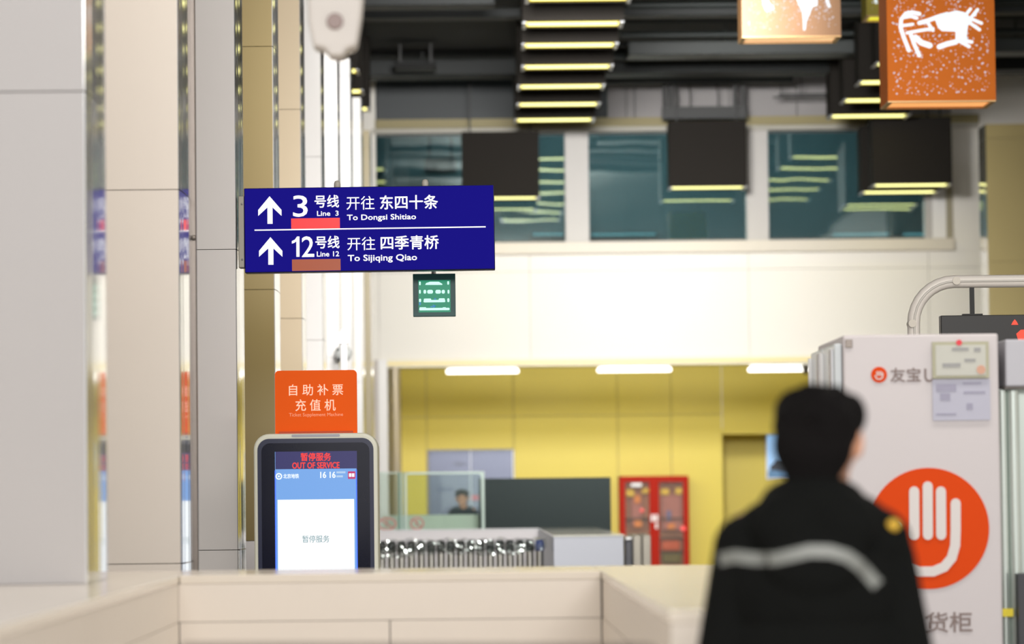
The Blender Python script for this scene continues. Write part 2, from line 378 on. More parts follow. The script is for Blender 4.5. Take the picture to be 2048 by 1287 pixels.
# red cabinet
d = 55.6; r = rect(1240, 951, 1378, 1180, d)
o = thing('fire_cabinet', 'red fire equipment cabinet with two glazed doors on the yellow wall', 'cabinet', ((r[0]+r[1])/2, d+.2, 0))
red = M('cabinet_red', (160,30,14), .6, ior=1.2, noise=.02)
MB().box(r[0], r[0]+.02, d, YR-.01, .1, r[3]).box(r[1]-.02, r[1], d, YR-.01, .1, r[3]).box(r[0], r[1], YR-.04, YR-.01, .1, r[3]).box(r[0], r[1], d, YR-.01, .1, .14).box(r[0], r[1], d, YR-.01, r[3]-.03, r[3]).build('body', red, o)
box('plinth', r[0]+.03, r[1]-.03, d+.04, YR-.02, 0, .1, black, o)
box('interior', r[0]+.02, r[1]-.02, YR-.08, YR-.045, .14, r[3]-.03, M('cab_inside', (176,126,100), .6, noise=.15, nscale=9), o)
ox = M('gear_orange', (232,150,60), .5, noise=.1, nscale=20); yx = M('gear_yellow', (240,220,60), .5, noise=.1, nscale=20); pxm = M('gear_plum', (176,120,120), .6, noise=.2, nscale=15)
for (a, b, c2, e, mm, nm) in [(1252,978,1268,992,yx,'helmet'),(1284,976,1298,986,yx,'helmet'),(1321,977,1338,989,yx,'helmet'),(1351,975,1364,988,yx,'helmet'),(1262,996,1284,1052,pxm,'coat'),(1268,990,1281,1006,ox,'badge'),(1268,1040,1284,1054,ox,'badge'),(1322,990,1364,1060,pxm,'coat'),(1335,1046,1350,1058,ox,'badge'),(1333,1020,1342,1042,M('gear_blue', (110,120,190), .4, noise=.1),'bottle'),(1322,1080,1360,1100,M('gear_box', (200,84,34), .5, noise=.1),'crate'),(1324,1105,1362,1125,M('gear_green', (112,112,66), .7, noise=.3, nscale=30),'hose')]:
    q = rect(a, b, c2, e, 55.75); box(nm, q[0], q[1], 55.7+(.04 if nm == 'coat' else 0), 55.86, q[2], q[3], mm, o, .015)
for sh in (1035, 1075, 1102): q = rect(1252, sh, 1366, sh+3, 55.7); box('shelf', r[0]+.03, r[1]-.03, 55.68, YR-.05, q[2], q[3], M('shelf_dark', (70,50,40), .6, noise=.05), o)
for k, (a, b) in enumerate([(1240,1309),(1309,1378)]):
    q = rect(a, 951, b, 1180, d); dm = MB()
    fx0, fx1 = (.085, .075) if k == 0 else (.075, .085)
    z0, z1 = .12, q[3]-.005
    dm.box(q[0], q[0]+fx0, d-.03, d, z0, z1).box(q[1]-fx1, q[1], d-.03, d, z0, z1).box(q[0]+fx0, q[1]-fx1, d-.03, d, z1-.09, z1).box(q[0]+fx0, q[1]-fx1, d-.03, d, z0, z0+.1)
    dd = dm.build('door', red, o)
    box('pane', q[0]+fx0, q[1]-fx1, d-.018, d-.012, z0+.1, z1-.09, glass('cab_glass', (245,238,232), .05, .05), dd)
    hx = q[1]-.03 if k == 0 else q[0]+.03; hz_ = pt(1309, 1036, d)[1]
    box('handle', hx-.022, hx+.022, d-.05, d-.03, hz_-.05, hz_+.06, white_metal, dd, .008)
    if k: box('lock', hx-.015, hx+.02, d-.055, d-.03, hz_-.16, hz_-.07, white_metal, dd, .006)
for a, b, rr in ((1284,1020,.03),(1366,1056,.04)):
    xx, zz = pt(a, b, d-.03); MB().prism(disc(xx, zz, rr, 14), d-.045, d-.03).build('alarm_light', M('alarm_red', (255,40,30), .3, emit=.9), o)
q = rect(1262, 966, 1283, 972, d-.03); box('name_plate', q[0], q[1], d-.035, d-.03, q[2], q[3], white_metal, o)

# ------------------------------------------------------------------ ceiling services
for k, (yy, zz, hh, x0, x1, dep) in enumerate([(42,6.62,.16,1.9,XR,.5),(37,6.55,.12,XL+.1,.3,.4),(44.5,6.7,.2,XL+.1,XR,.6),(39.5,6.75,.1,XL+.1,XR,.3),(35,6.8,.1,XL+.1,XR,.3),(46,6.75,.12,1.75,4.2,.3)]):
    o = thing('ceiling_duct', 'dark duct crossing under the black ceiling, %s' % ['lowest one on the right side','lowest one on the left side','widest, just before the far wall','thin, above the middle hanging light boxes','nearest thin one','short one touching the far wall'][k], 'duct', ((x0+x1)/2, yy, zz), 'dark ceiling ducts')
    box('duct_body', x0, x1, yy, yy+dep, zz, zz+hh, duct if k % 2 else duct_light if k == 0 else duct, o, .01)
    for q in range(3):
        xx = x0+(x1-x0)*(.2+.3*q); box('hanger', xx, xx+.02, yy+.1, yy+.12, zz+hh, ZC, duct, o)
for k in range(9):
    yy = 36.0+1.15*k; zz = 6.86-.02*(k % 3)
    o = MB().tube([(1.8, yy, zz), (7.3, yy, zz)], .03+.008*(k % 2), 8).build('ceiling_pipe', duct_light if k % 2 else duct)
    tag(o, ['pale','dark'][k % 2 == 0]+' thin pipe across the black ceiling right of the light ladder, %s of nine' % NTH[k], 'pipe', 'thin ceiling pipes')
r = rect(790, 14, 872, 132, 44)
o = thing('speaker_box', 'square black box hanging under the dark ceiling at upper left', 'box', ((r[0]+r[1])/2, 44.1, r[2]))
box('casing', r[0], r[1], 43.6, 43.65+.3, r[2], 6.68, M('deep_black', (8,8,8), .7, noise=.05), o, .01)
for xx in (r[0]+.05, r[1]-.08): box('hanger', xx, xx+.03, 43.75, 43.78, 6.68, ZC, black, o)
# black hanging frame in front of the far wall
o = thing('suspended_truss', 'black steel frame hanging before the grey upper wall panels', 'frame', (pt(1410,220,46.6)[0], 46.6, pt(1410,240,46.6)[1]))
for a, b in ((1324,1332),(1336,1345),(1465,1473),(1480,1490)):
    q = rect(a, 40, b, 225, 46.6); box('upright', q[0], q[1], 46.55, 46.62, q[2], ZC, black, o)
q = rect(1324, 214, 1492, 238, 46.6); box('lower_beam', q[0], q[1], 46.5, 46.68, q[2], q[3], M('frame_black', (28,30,30), .5, noise=.05), o)
q = rect(1340, 138, 1470, 154, 46.6); box('upper_beam', q[0], q[1], 46.56, 46.62, q[2], q[3], black, o)
for a in (1352, 1376, 1432): xx = pt(a, 180, 46.7)[0]; MB().tube([(xx,46.7,6.95),(xx+.03,46.7,6.6),(xx-.01,46.7,6.38)], .008, 6).build('cable', black, o)
o = thing('cable_tray', 'small dark cable tray hanging before the far wall under the orange lantern', 'tray', (pt(1610,190,46.7)[0], 46.7, pt(1610,200,46.7)[1]))
q = rect(1556, 188, 1660, 192, 46.7); box('rail', q[0], q[1], 46.6, 46.64, q[2], q[3], black, o)
q = rect(1545, 194, 1660, 197, 46.6); box('rail', q[0], q[1], 46.5, 46.54, q[2], q[3], black, o)
for a in (1560, 1600, 1650): xx = pt(a, 180, 46.7)[0]; box('hanger', xx, xx+.012, 46.56, 46.6, q[2], ZC, black, o)

# ------------------------------------------------------------------ hanging light boxes
ZT = 6.15
def light_box(label, group):
    o = thing('hanging_light_box', label, 'light', (0,0,0), group)
    MB().box(0,.02,0,.5,.0,.85).box(.98,1,0,.5,0,.85).box(.02,.98,0,.02,0,.85).box(.02,.98,.48,.5,0,.85).box(.02,.98,.02,.48,.82,.85).build('housing', box_black, o)
    MB().box(.04,.96,.03,.47,.012,.03).build('diffuser', tube_yellow, o)
    t = MB().box(.05,.95,.18,.33,.002,.012).build('light_tube', tube_white, o)
    MB().box(.0,.035,.01,.49,-.012,.0).build('end_cap', grey_metal, o); MB().box(.965,1,.01,.49,-.012,.0).build('end_cap', grey_metal, o)
    return o
proto = light_box('x', 'x'); used = [False]
def place(x, y, z, label, group):
    o = proto if not used[0] else copy_tree(proto)
    used[0] = True; o.location = (x, y, z); o['label'] = label; o['group'] = group
    return o
for k, yy in enumerate([33.75,35.6,37.3,39.2,41.1,43.0,44.8]):
    sh = [.56,.56,.575,.60,.58,.595,.59][k]
    place(sh, yy-.25, ZT, 'black light box with lit underside, %s of the centre ladder' % NTH[k], 'centre ladder of hanging light boxes')
for k, yy in enumerate([37.3,39.2,41.0,42.9,44.7]):
    place([4.46,4.46,4.47,4.49,4.51][k], yy-.25, ZT, 'black light box with lit underside, %s in the ladder behind the orange lantern' % NTH[k], 'right ladder of hanging light boxes')
for k, yy in enumerate([37.4,39.4,41.4,43.3]):
    place([-2.2,-2.18,-2.19,-2.17][k], yy-.25, ZT, 'black light box peeping over the white columns, %s of the left ladder' % NTH[k], 'left ladder of hanging light boxes')
for k, (a, y, d) in enumerate([(924,400,46.5),(1337,379,46.4),(1742,374,45.5),(1720,388,46.4)]):
    x, z = pt(a, y-2, d)
    o = place(x, d-.25, z, ['lower hung black light box before the left window, beside the blue sign','lower hung black light box before the middle window','lower hung black light box before the right window, nearer of two','lower hung black light box before the right window, farther of two'][k], 'lower hung light boxes before the windows')
    if k == 3: o.location.y = 46.15
    for xx in (.1, .88):
        ORG[o.name] = Vector(o.location); bx0 = o.location
        box('hanger', bx0.x+xx, bx0.x+xx+.02, bx0.y+.24, bx0.y+.26, bx0.z+.85, ZC, black, o)

# ------------------------------------------------------------------ lanterns
def lantern(px0, px1, pyb, d, col, label, motif, glow, h=1.0, dots=520, dep=.5):
    x0 = pt(px0, pyb, d)[0]; x1 = pt(px1, pyb, d)[0]; z0 = pt((px0+px1)/2, pyb, d)[1]; z1 = z0+h
    o = thing('lantern', label, 'lantern', ((x0+x1)/2, d+dep/2, z0), 'perforated hanging lanterns')
    mb = MB().box(x0, x1, d, d+.012, z0, z1).box(x0, x0+.012, d+.012, d+dep, z0, z1).box(x1-.012, x1, d+.012, d+dep, z0, z1).box(x0+.012, x1-.012, d+dep-.012, d+dep, z0, z1).box(x0+.012, x1-.012, d+.012, d+dep-.012, z1-.012, z1)
    mb.build('shade', col, o)
    box('bottom_diffuser', x0+.03, x1-.03, d+.03, d+dep-.03, z0+.004, z0+.012, glow, o)
    mb = MB(); t = .035
    mb.box(x0,x1,d-.002,d+t,z0-.01,z0).box(x0,x1,d+dep-t,d+dep,z0-.01,z0).box(x0,x0+t,d+t,d+dep-t,z0-.01,z0).box(x1-t,x1,d+t,d+dep-t,z0-.01,z0)
    mb.build('rim', M('rim_tan', (190,150,100), .4, .3, noise=.03), o)
    for xx in (x0+.1, x1-.1): MB().tube([(xx,d+dep/2,z1),(xx,d+dep/2,ZC)], .008, 6).build('cable', black, o)
    lit = M('lantern_light', (232,246,255), .4, emit=1.05)
    dm = MB(); rnd = random.Random(len(label))
    for i in range(dots):
        rr = rnd.choice([.0028,.0034,.004,.005,.007]) ; cx = rnd.uniform(x0+.04, x1-.04); cz = rnd.uniform(z0+.045, z1-.03)
        dm.add([(cx+rr*math.cos(q*math.pi/3), d-.0015, cz+rr*math.sin(q*math.pi/3)) for q in range(6)], [(0,1,2,3,4,5)])
    tag(dm.build('perforations', M('dot_light', (222,222,236), .4, emit=.75), o), kind='stuff')
    for mo in motif:
        mm = MB(); mo(mm, d); mm.build('glyph', lit, o)
    return o
def zz(X, Y): return (1480+X/3.864, Y/3.864)
def mo_right(mm, d):
    def P(X, Y): return pt(*zz(X, Y), d)
    def st(pts, wpx): stroke(mm, [P(*p) for p in pts], wpx/3.864/(F/d), d-.008, d-.003)
    st([(1385,108),(1330,96),(1280,105),(1245,150),(1240,210),(1265,290),(1305,390)], 30)
    st([(1265,135),(1320,125),(1365,140)], 26); st([(1250,200),(1335,188)], 22)
    st([(1290,255),(1400,235),(1490,222)], 24); st([(1320,270),(1345,340),(1385,430)], 28)
    st([(1355,290),(1400,330),(1465,352)], 44)
    st([(1385,178),(1450,160),(1530,130),(1600,110)], 32); st([(1450,175),(1490,235)], 24)
    mm.prism([P(*p) for p in [(1500,140),(1600,100),(1670,82),(1730,95),(1775,130),(1790,170),(1760,200),(1750,290),(1755,320),(1690,330),(1640,345),(1665,300),(1665,245),(1560,240),(1530,215),(1520,185)]], d-.008, d-.003)
    st([(1665,325),(1600,340),(1540,362)], 40); st([(1700,310),(1790,325)], 26); st([(1700,320),(1770,360)], 26)
    st([(1745,115),(1780,70)], 24); st([(1790,130),(1835,75)], 24); st([(1770,140),(1865,180)], 24); st([(1765,170),(1850,230)], 24); st([(1830,75),(1815,120)], 16)
def mo_left(mm, d):
    def P(X, Y): return pt(*zz(X, Y), d)
    mm.prism([P(*p) for p in [(160,-60),(215,-60),(225,20),(262,55),(265,75),(235,80),(215,95),(195,85),(180,50)]], d-.008, d-.003)
def mo_left_b(mm, d):
    def P(X, Y): return pt(*zz(X, Y), d)
    mm.prism([P(*p) for p in [(420,-40),(600,-60),(598,45),(575,50),(555,60),(540,110),(515,160),(505,235),(488,235),(485,150),(478,90),(455,40)]], d-.008, d-.003)
def mo_left_c(mm, d):
    def P(X, Y): return pt(*zz(X, Y), d)
    stroke(mm, [P(660,-40), P(675,10), P(688,50)], 22/3.864/(F/d), d-.008, d-.003)
amber = M('amber_glow', (255,176,104), .4, emit=.95); amber2 = M('amber_glow_pale', (255,206,150), .4, emit=.9)
lantern(1776, 1992, 201, 26, M('shade_orange', (204,108,34), .6, ior=1.2, noise=.04, nscale=6), 'large orange perforated lantern with a white horned animal glyph, nearest at upper right', [mo_right], amber, 1.0, 620)
lantern(1484, 1682, 72, 28.7, M('shade_tan', (140,98,58), .45, noise=.04, nscale=6), 'tan perforated lantern cut off by the top edge, with a white pointed glyph', [mo_left, mo_left_b, mo_left_c], amber2, .95, 620, .42)
def mo_none(mm, d): stroke(mm, [pt(1748,-20,d), pt(1752,5,d)], .02, d-.008, d-.003)
lantern(1733, 1880, 30, 31.5, M('shade_yellow', (178,164,30), .45, noise=.04, nscale=6), 'yellow green lantern mostly hidden behind the large orange lantern', [mo_none], M('yellow_glow', (245,235,60), .4, emit=.95), .7, 90, .4)

# ------------------------------------------------------------------ columns
X0, LEN, D0, SP = -1.15, .62, 10.8, 3.5
breaks = [0, 1.239, 2.724, 4.17, 5.63, 5.8]
def column(k, x0, x1, y0, mats, label, side=1, group='clad columns of the left row', z_base=0, mirror_side=True):
    o = thing('column', label, 'column', ((x0+x1)/2, y0+LEN/2, z_base), group)
    zb = [z for z in breaks if z > z_base+.1]; zb = [z_base]+zb
    box('core', x0+.03, x1-.03, y0+.02, y0+LEN-.02, z_base, breaks[-1]-.02, joint, o)
    for i in range(len(zb)-1):
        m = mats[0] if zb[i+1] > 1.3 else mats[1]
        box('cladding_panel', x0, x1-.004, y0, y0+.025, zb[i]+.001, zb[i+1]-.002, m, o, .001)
        # polished side, slightly bowed
        xe = x1 if side > 0 else x0; pts = []
        for j in range(15):
            t = j/14; bow = .009*4*t*(1-t)+.0004*math.sin(t*34)
            pts.append((xe+side*bow, y0+.002+(LEN-.004)*t))
        pts += [(xe-side*.028, y0+LEN-.002), (xe-side*.028, y0+.027), (xe-side*.004, y0+.002)]
        MB().plan(pts, zb[i]+.002, zb[i+1]-.003, 0, False).build('polished_panel', mirror, o)
    return o
cm = [(M('panel_grey_dark', (176,173,173), .38, noise=.015, nscale=3),)*2,(M('panel_cream', (212,203,194), .38, noise=.015, nscale=3),)*2,(M('panel_grey_light', (220,216,215), .38, noise=.015, nscale=3),)*2,(M('panel_olive_light', (118,103,64), .38, noise=.02, nscale=3),panel_grey),(panel_beige_lit,panel_warm),(panel_white,panel_white),(panel_white,panel_white),(panel_white,panel_white),(panel_white,panel_white),(panel_yellow_lit,panel_yellow_lit)]  # tone per column paints in the uneven light along the row
cl = ['grey clad column standing on the parapet, cut off by the left edge','wide cream clad column, second from the left edge','grey clad column that carries the blue direction sign','olive clad column right behind the blue sign\'s left end','beige clad column above the orange topper, fifth in the row','white clad column with its side lit, sixth in the row','narrow looking white column with the small dome camera','white column seen as a thin strip, eighth in the row','white column seen as a thin strip, ninth in the row','olive column at the far end of the left row beside the window wall']
cols = []
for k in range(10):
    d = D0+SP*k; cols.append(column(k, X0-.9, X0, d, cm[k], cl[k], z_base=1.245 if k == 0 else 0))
box('edge_strip', X0-.01, X0+.02, D0+SP+LEN+.002, D0+SP+LEN+.04, 0, 5.8, brown_metal, cols[1], .004)
MB().ball((X0+.01, D0+SP+LEN, pt(387,478,15)[1]), .012).build('fixing_knob', brown_metal, cols[1])
xr = pt(1978, 640, 42.3)[0]
column(0, xr, xr+.62, 42.3, (M('panel_olive_right', (196,178,120), .38, noise=.02, nscale=3),)*2, 'olive column on the right, behind the white arch tube', -1, 'clad columns of the right row')  # lighter olive copy, brightness painted into this column's front
column(0, xr+.01+.0, xr+.62, 35.3, (panel_yellow_lit, panel_yellow_lit), 'olive column beyond the right edge of the picture', -1, 'clad columns of the right row') if False else None

# ------------------------------------------------------------------ parapet
ZP = 1.245; yi = 11.8; xa, xb = -.957, .424; yo = 12.6; xro = .90; yr0 = 7.75
o = thing('parapet', 'cream stone clad parapet across the foreground around the opening', 'parapet', (-.2, 10, 0))
MB().box(xa-1.2, xa-.03, 5.6, yo-.03, 0, ZP-.03).box(xa-.03, xb+.03, yi+.03, yo-.03, 0, ZP-.03).box(xb+.03, xro-.03, yr0+.03, yo-.03, 0, ZP-.03).build('core', joint, o)
box('cap', xa-1.2, xa, 5.6, yo, ZP-.028, ZP, stone, o, .003); box('cap', xa+.002, xb-.002, yi, yo, ZP-.028, ZP, stone, o, .003)
box('cap', xb, xro, yr0, yo, ZP-.028, ZP, stone, o, .003)
zf = pt(700, 1240, yi)[1]; xs2 = pt(780, 1250, yi)[0]
box('facing_panel', xa-.002, xb-.003, yi+.0005, yi+.03, zf+.001, ZP-.0285, stone_side, o)
box('facing_panel', xa+.002, xs2-.002, yi+.001, yi+.03, .02, zf-.001, stone_side, o); box('facing_panel', xs2+.002, xb-.003, yi+.001, yi+.03, .02, zf-.001, stone_side, o)
for a, b in ((5.6, 8.6), (8.604, yi)):
    box('facing_panel', xa-.03, xa-.003, a, b, zf+.001, ZP-.0285, stone_side, o); box('facing_panel', xa-.03, xa-.001, a, b, .02, zf-.001, stone_side, o)
box('facing_panel', xb+.003, xb+.03, yr0+.03, yi, zf+.001, ZP-.0285, stone_side, o); box('facing_panel', xb+.001, xb+.03, yr0+.03, yi, .02, zf-.001, stone_side, o)
box('facing_panel', xb+.003, xro-.003, yr0+.003, yr0+.03, zf+.001, ZP-.0285, stone_side, o); box('facing_panel', xb+.001, xro-.001, yr0+.001, yr0+.03, .02, zf-.001, stone_side, o)
# handrail at the very bottom, far out of focus
o = thing('handrail', 'blurred dark handrail along the bottom edge of the picture', 'handrail', (.0, 5.6, 0))
p0 = pt(380, 1316, 5.6); p1 = pt(1290, 1304, 5.6)
MB().tube([(p0[0]-.04,5.6,p0[1]-.03),(p0[0],5.6,p0[1]),(p1[0],5.6,p1[1]-.01),(p1[0]+.04,5.6,p1[1]-.04)], .022, 12).build('rail', M('rail_dark', (96,84,78), .3, .5, noise=.05), o)
for t in (.15, .5, .85):
    xx = p0[0]+(p1[0]-p0[0])*t; MB().tube([(xx,5.6,0),(xx,5.6,p0[1]-.0)], .015, 10).build('post', steel, o)

# ------------------------------------------------------------------ blue direction sign
D = 17.8; TILT = .0045
r = rect(494, 375, 988, 541, D); sx0, sx1, sz0, sz1 = r; sx0 = X0+.045
sg = thing('direction_sign', 'long blue illuminated sign with white arrows, fixed to the grey column', 'sign', (sx0, D+.06, sz0))
navy = M('sign_blue', (3,3,16), .8, emit=1, ecol=(26,20,132), noise=.03, nscale=2, ior=1.1); swhite = M('sign_white', (255,255,255), .4, emit=1.1)
box('face_panel', sx0, sx1, D, D+.015, sz0, sz1, navy, sg)
box('casing', sx0-.004, sx1+.004, D+.015, D+.12, sz0-.004, sz1+.004, M('casing_navy', (28,26,62), .4, .2, noise=.03), sg, .004)
def q4(X, Y):
    x, z = pt(470+X/3.7926, 340+Y/3.7926, D); return x, z-TILT*(x-sx0)
def r4(a, b, c, e):
    xm, ym = (a+c)/2, (b+e)/2; return q4(a, ym)[0], q4(c, ym)[0], q4(xm, e)[1], q4(xm, b)[1]
for dy, dx in ((0,0),(310,5)):
    A = [(265,198),(355,302),(355,347),(287,283),(287,407),(248,407),(248,283),(178,347),(178,302)]
    MB().prism([q4(a+dx, b+dy) for a, b in A], D-.002, D+.001).build('arrow', swhite, sg)
def T(s, a, b, c, e, bold=0): return text('lettering', s, r4(a,b,c,e), D, swhite, sg, bold)
T('3', 443,193,552,353,.008); T('号线', 607,190,790,283,.015); T('Line  3', 625,309,787,346,.02); T('开往', 848,197,1060,300,.0); T('东四十条', 1103,190,1540,295,.014); T('To Dongsi Shitiao', 852,335,1374,388,.018)
T('2', 508,503,600,657,.008); MB().prism([q4(a,b) for a,b in [(466,657),(466,540),(450,552),(432,557),(432,538),(455,527),(472,503),(490,503),(490,657)]], D-.002, D+.001).build('lettering', swhite, sg); T('号线', 612,500,792,592,.015); T('Line 12', 622,616,790,654,.02); T('开往', 853,507,1065,607,.0); T('四季青桥', 1107,497,1545,600,.014); T('To Sijiqing Qiao', 857,640,1380,700,.018)
q = r4(428,364,797,446); box('red_bar', q[0], q[1], D-.002, D+.001, q[2], q[3], M('line_red', (250,40,46), .4, emit=1), sg)
q = r4(433,675,801,762); box('brown_bar', q[0], q[1], D-.002, D+.001, q[2], q[3], M('line_brown', (158,70,34), .4, emit=1), sg)
q = r4(150,438,1903,447); box('divider', q[0], q[1], D-.0025, D+.001, q[2], q[3], swhite, sg)
for a in (675, 851):
    x, z = pt(a, 360, D+.06); MB().lathe((x, D+.06, sz1-.005), [(.013,0),(.015,.005),(.0165,.02),(.0165,.03),(.012,.042),(.001,.046)], 16).build('lug', M('lug_grey', (186,180,170), .4, noise=.03), sg)
sg.rotation_euler.y = -TILT
q = rect(475, 392, 493, 535, D)
o = thing('sign_bracket', 'grey metal bracket plate holding the blue sign on the column', 'bracket', (q[0], D+.05, q[2]))
bm_ = M('bracket_grey', (150,146,136), .45, .4, noise=.05, nscale=12)
box('plate', X0+.012, X0+.040, D-.01, D+.1, q[2], q[3], bm_, o, .003)
MB().ball((X0+.03, D-.012, q[2]+.04), .005).ball((X0+.03, D-.012, q[3]-.04), .005).build('bolts', steel, o)
# green exit lamp
q = rect(826, 547, 911, 632, 18.1); dz = 18.1
o = thing('exit_sign', 'small square dark green sign with glowing green white bars under the blue sign', 'sign', ((q[0]+q[1])/2, dz+.03, q[2]))
box('casing', q[0], q[1], dz, dz+.06, q[2], q[3], M('exit_dark', (10,66,66), .4, emit=.15, noise=.1, nscale=20), o, .002)
g = rect(837, 560, 901, 624, dz); box('face_panel', g[0], g[1], dz-.002, dz, g[2], g[3], M('exit_green', (0,140,104), .4, emit=.9, noise=.2, nscale=25), o)
glow = M('exit_glow', (200,255,236), .4, emit=1.1)
def e4(X, Y): return pt(470+X/3.7926, 340+Y/3.7926, dz)
def bar(a, b, c, e, rad=2.0):
    x0_, z1_ = e4(a, b); x1_, z0_ = e4(c, e); rr = min((x1_-x0_), (z1_-z0_))*.4
    return rrect(x0_, x1_, z0_, z1_, rr, n=3)
mb = MB()
for B in [(1396,845,1409,872),(1610,842,1624,868),(1396,908,1409,936),(1612,908,1626,936),(1430,908,1450,936),(1458,908,1502,936),(1520,908,1562,936),(1568,908,1592,936),(1396,975,1412,1000),(1610,972,1626,1000),(1430,985,1595,1001),(1432,974,1488,990),(1545,972,1592,990),(1398,1046,1628,1061),(1400,1040,1450,1052),(1575,1040,1600,1050)]:
    mb.prism(bar(*B), dz-.004, dz-.002)
mb.prism([e4(1443,870),(e4(1450,856)),e4(1480,846),e4(1545,846),e4(1572,862),e4(1572,870)], dz-.004, dz-.002)
mb.build('glow_bars', glow, o)
mb = MB(); stroke(mb, [e4(1486,1036), e4(1520,1030)], .006, dz-.004, dz-.002); stroke(mb, [e4(1502,1022), e4(1522,1030), e4(1505,1042)], .004, dz-.004, dz-.002)
mb.prism(bar(1396,1000,1410,1024), dz-.004, dz-.002); mb.prism(bar(1510,970,1526,982), dz-.004, dz-.002)
mb.build('blue_marks', M('blue_glow', (40,130,190), .4, emit=.9), o)
xx = pt(867, 540, dz)[0]; MB().tube([(xx,dz+.03,q[3]),(xx,dz+.03,sz0+.02)], .011, 10).build('hanger', steel, o)
box('hanger_shoe', xx-.03, xx+.03, D+.117, dz+.05, sz0+.02, sz0+.08, steel, o)

# ------------------------------------------------------------------ ticket machine and its topper
D = 17.4
q = rect(508, 866, 756, 1150, D); kx0, kx1, kz1 = q[0], q[1], q[3]
km = thing('ticket_machine', 'cream and dark ticket supplement machine with an out of service screen', 'machine', ((kx0+kx1)/2, D+.17, 0))
kc = M('machine_cream', (228,228,212), .4, noise=.01)
MB().prism(rrect(kx0, kx1, .08, kz1, .075, (0,0,1,1), 8), D, D+.34).build('housing', kc, km, .012, 3)
box('plinth', kx0+.03, kx1-.03, D+.03, D+.31, 0, .08, black, km)
q = rect(516, 876, 748, 1150, D); MB().prism(rrect(q[0], q[1], .7, q[3], .055, (1,1,1,1), 8), D-.006, D).build('bezel', M('bezel_navy', (30,36,66), .3, noise=.02), km)
q = rect(524, 885, 740, 1150, D); MB().prism(rrect(q[0], q[1], .74, q[3], .04, (1,1,1,1), 8), D-.009, D-.006).build('screen_glass', M('bezel_dark', (18,21,40), .15, noise=.02), km)
xs0, xs1, _, zt = rect(551, 902, 714, 1140, D); zbm = .86
sc = M('screen_blue', (110,160,224), .4, emit=1, noise=.02, nscale=2)
scr = box('screen', xs0, xs1, D-.011, D-.009, zbm, zt, sc, km)
y_ = D-.011
g = rect(551, 902, 714, 937, D); box('status_bar', g[0], g[1], y_-.001, y_, g[2], g[3], M('status_navy', (38,36,98), .4, emit=.9), scr)
g = rect(556, 998, 709, 1140, D); box('message_area', g[0], g[1], y_-.001, y_, .89, g[3], M('screen_white', (246,252,255), .4, emit=1.1), scr)
box('side_glow', xs0-.002, xs0+.004, y_-.001, y_, zbm, pt(551,940,D)[1], M('screen_edge', (70,120,255), .4, emit=1), scr); box('side_glow', xs1-.004, xs1+.002, y_-.001, y_, zbm, pt(551,940,D)[1], _m['screen_edge'], scr)
redt = M('red_letters', (246,50,44), .4, emit=1); wht = M('white_letters', (240,248,255), .4, emit=1)
def TS(s, a, b, c, e, m, bold=0.01, par=scr, dd=D, yy=None): return text('lettering', s, rect(a,b,c,e,dd), (y_-.0012) if yy is None else yy, m, par, bold, .0006)
TS('暂停服务', 602,905,662,921, redt, .02); TS('OUT OF SERVICE', 585,924,679,936, redt, .03)
TS('北京地铁', 567,947,598,956, wht, .02); TS('16 16', 641,943,671,955, wht, .03)
for a, b, c2, e in ((673,942,691,946),(673,950,686,954)): h = rect(a,b,c2,e,D); box('print_line', h[0], h[1], y_-.0015, y_, h[2], h[3], M('print_pale', (176,206,240), .4, emit=.9, noise=.1, nscale=200), scr)
TS('暂停服务', 605,1070,659,1084, M('teal_letters', (100,165,176), .4, emit=.4), .0, yy=y_-.0022)
x, z = pt(558, 952, D); MB().prism(disc(x, z, .016), y_-.002, y_-.001).build('logo_disc', wht, scr); MB().prism(disc(x, z, .010), y_-.003, y_-.002).build('logo_ring', sc, scr); MB().prism(disc(x, z, .005), y_-.004, y_-.003).build('logo_dot', wht, scr)
g = rect(696, 942, 711, 957, D); MB().prism(rrect(g[0],g[1],g[2],g[3],.003), y_-.002, y_-.001).build('badge', M('badge_pink', (214,40,120), .4, emit=.7), scr)
for a, c2 in ((698,703),(704,709)): h = rect(a,946,c2,953,D); box('badge_mark', h[0], h[1], y_-.003, y_-.002, h[2], h[3], wht, scr)
g = rect(583, 868, 680, 873, D); MB().prism(rrect(g[0],g[1],g[2],g[3],.006,n=3), D-.002, D+.001).build('speaker_slot', M('slot_grey', (170,172,184), .4, noise=.05), km)
g = rect(550, 740, 714, 866, D+.1)
tp = thing('machine_topper', 'orange board on top of the ticket machine with white Chinese lettering', 'sign', ((g[0]+g[1])/2, D+.11, kz1))
orange = M('topper_orange', (238,94,24), .6, ior=1.2, emit=.1, noise=.02)
MB().prism(rrect(g[0], g[1], kz1+.001, g[3], .02, (0,0,1,1), 5), D+.1, D+.12).build('board', orange, tp)
box('foot', g[0]+.02, g[1]-.02, D+.085, D+.135, kz1, kz1+.012, M('foot_orange', (190,70,20), .5, noise=.02), tp)
pk = M('topper_white', (255,214,190), .4, emit=.25)
def TT(s, a, b, c, e, bold=.0): text('lettering', s, rect(a,b,c,e,D+.1), D+.1, pk, tp, bold, .001)
TT('自 助 补 票', 578,768,686,790,.006); TT('充 值 机', 591,798,671,821,.006)
text('lettering', 'Ticket Supplement Machine', rect(578,825,686,834,D+.1), D+.1, M('topper_small', (250,170,130), .4, emit=.15), tp, 0, .001)

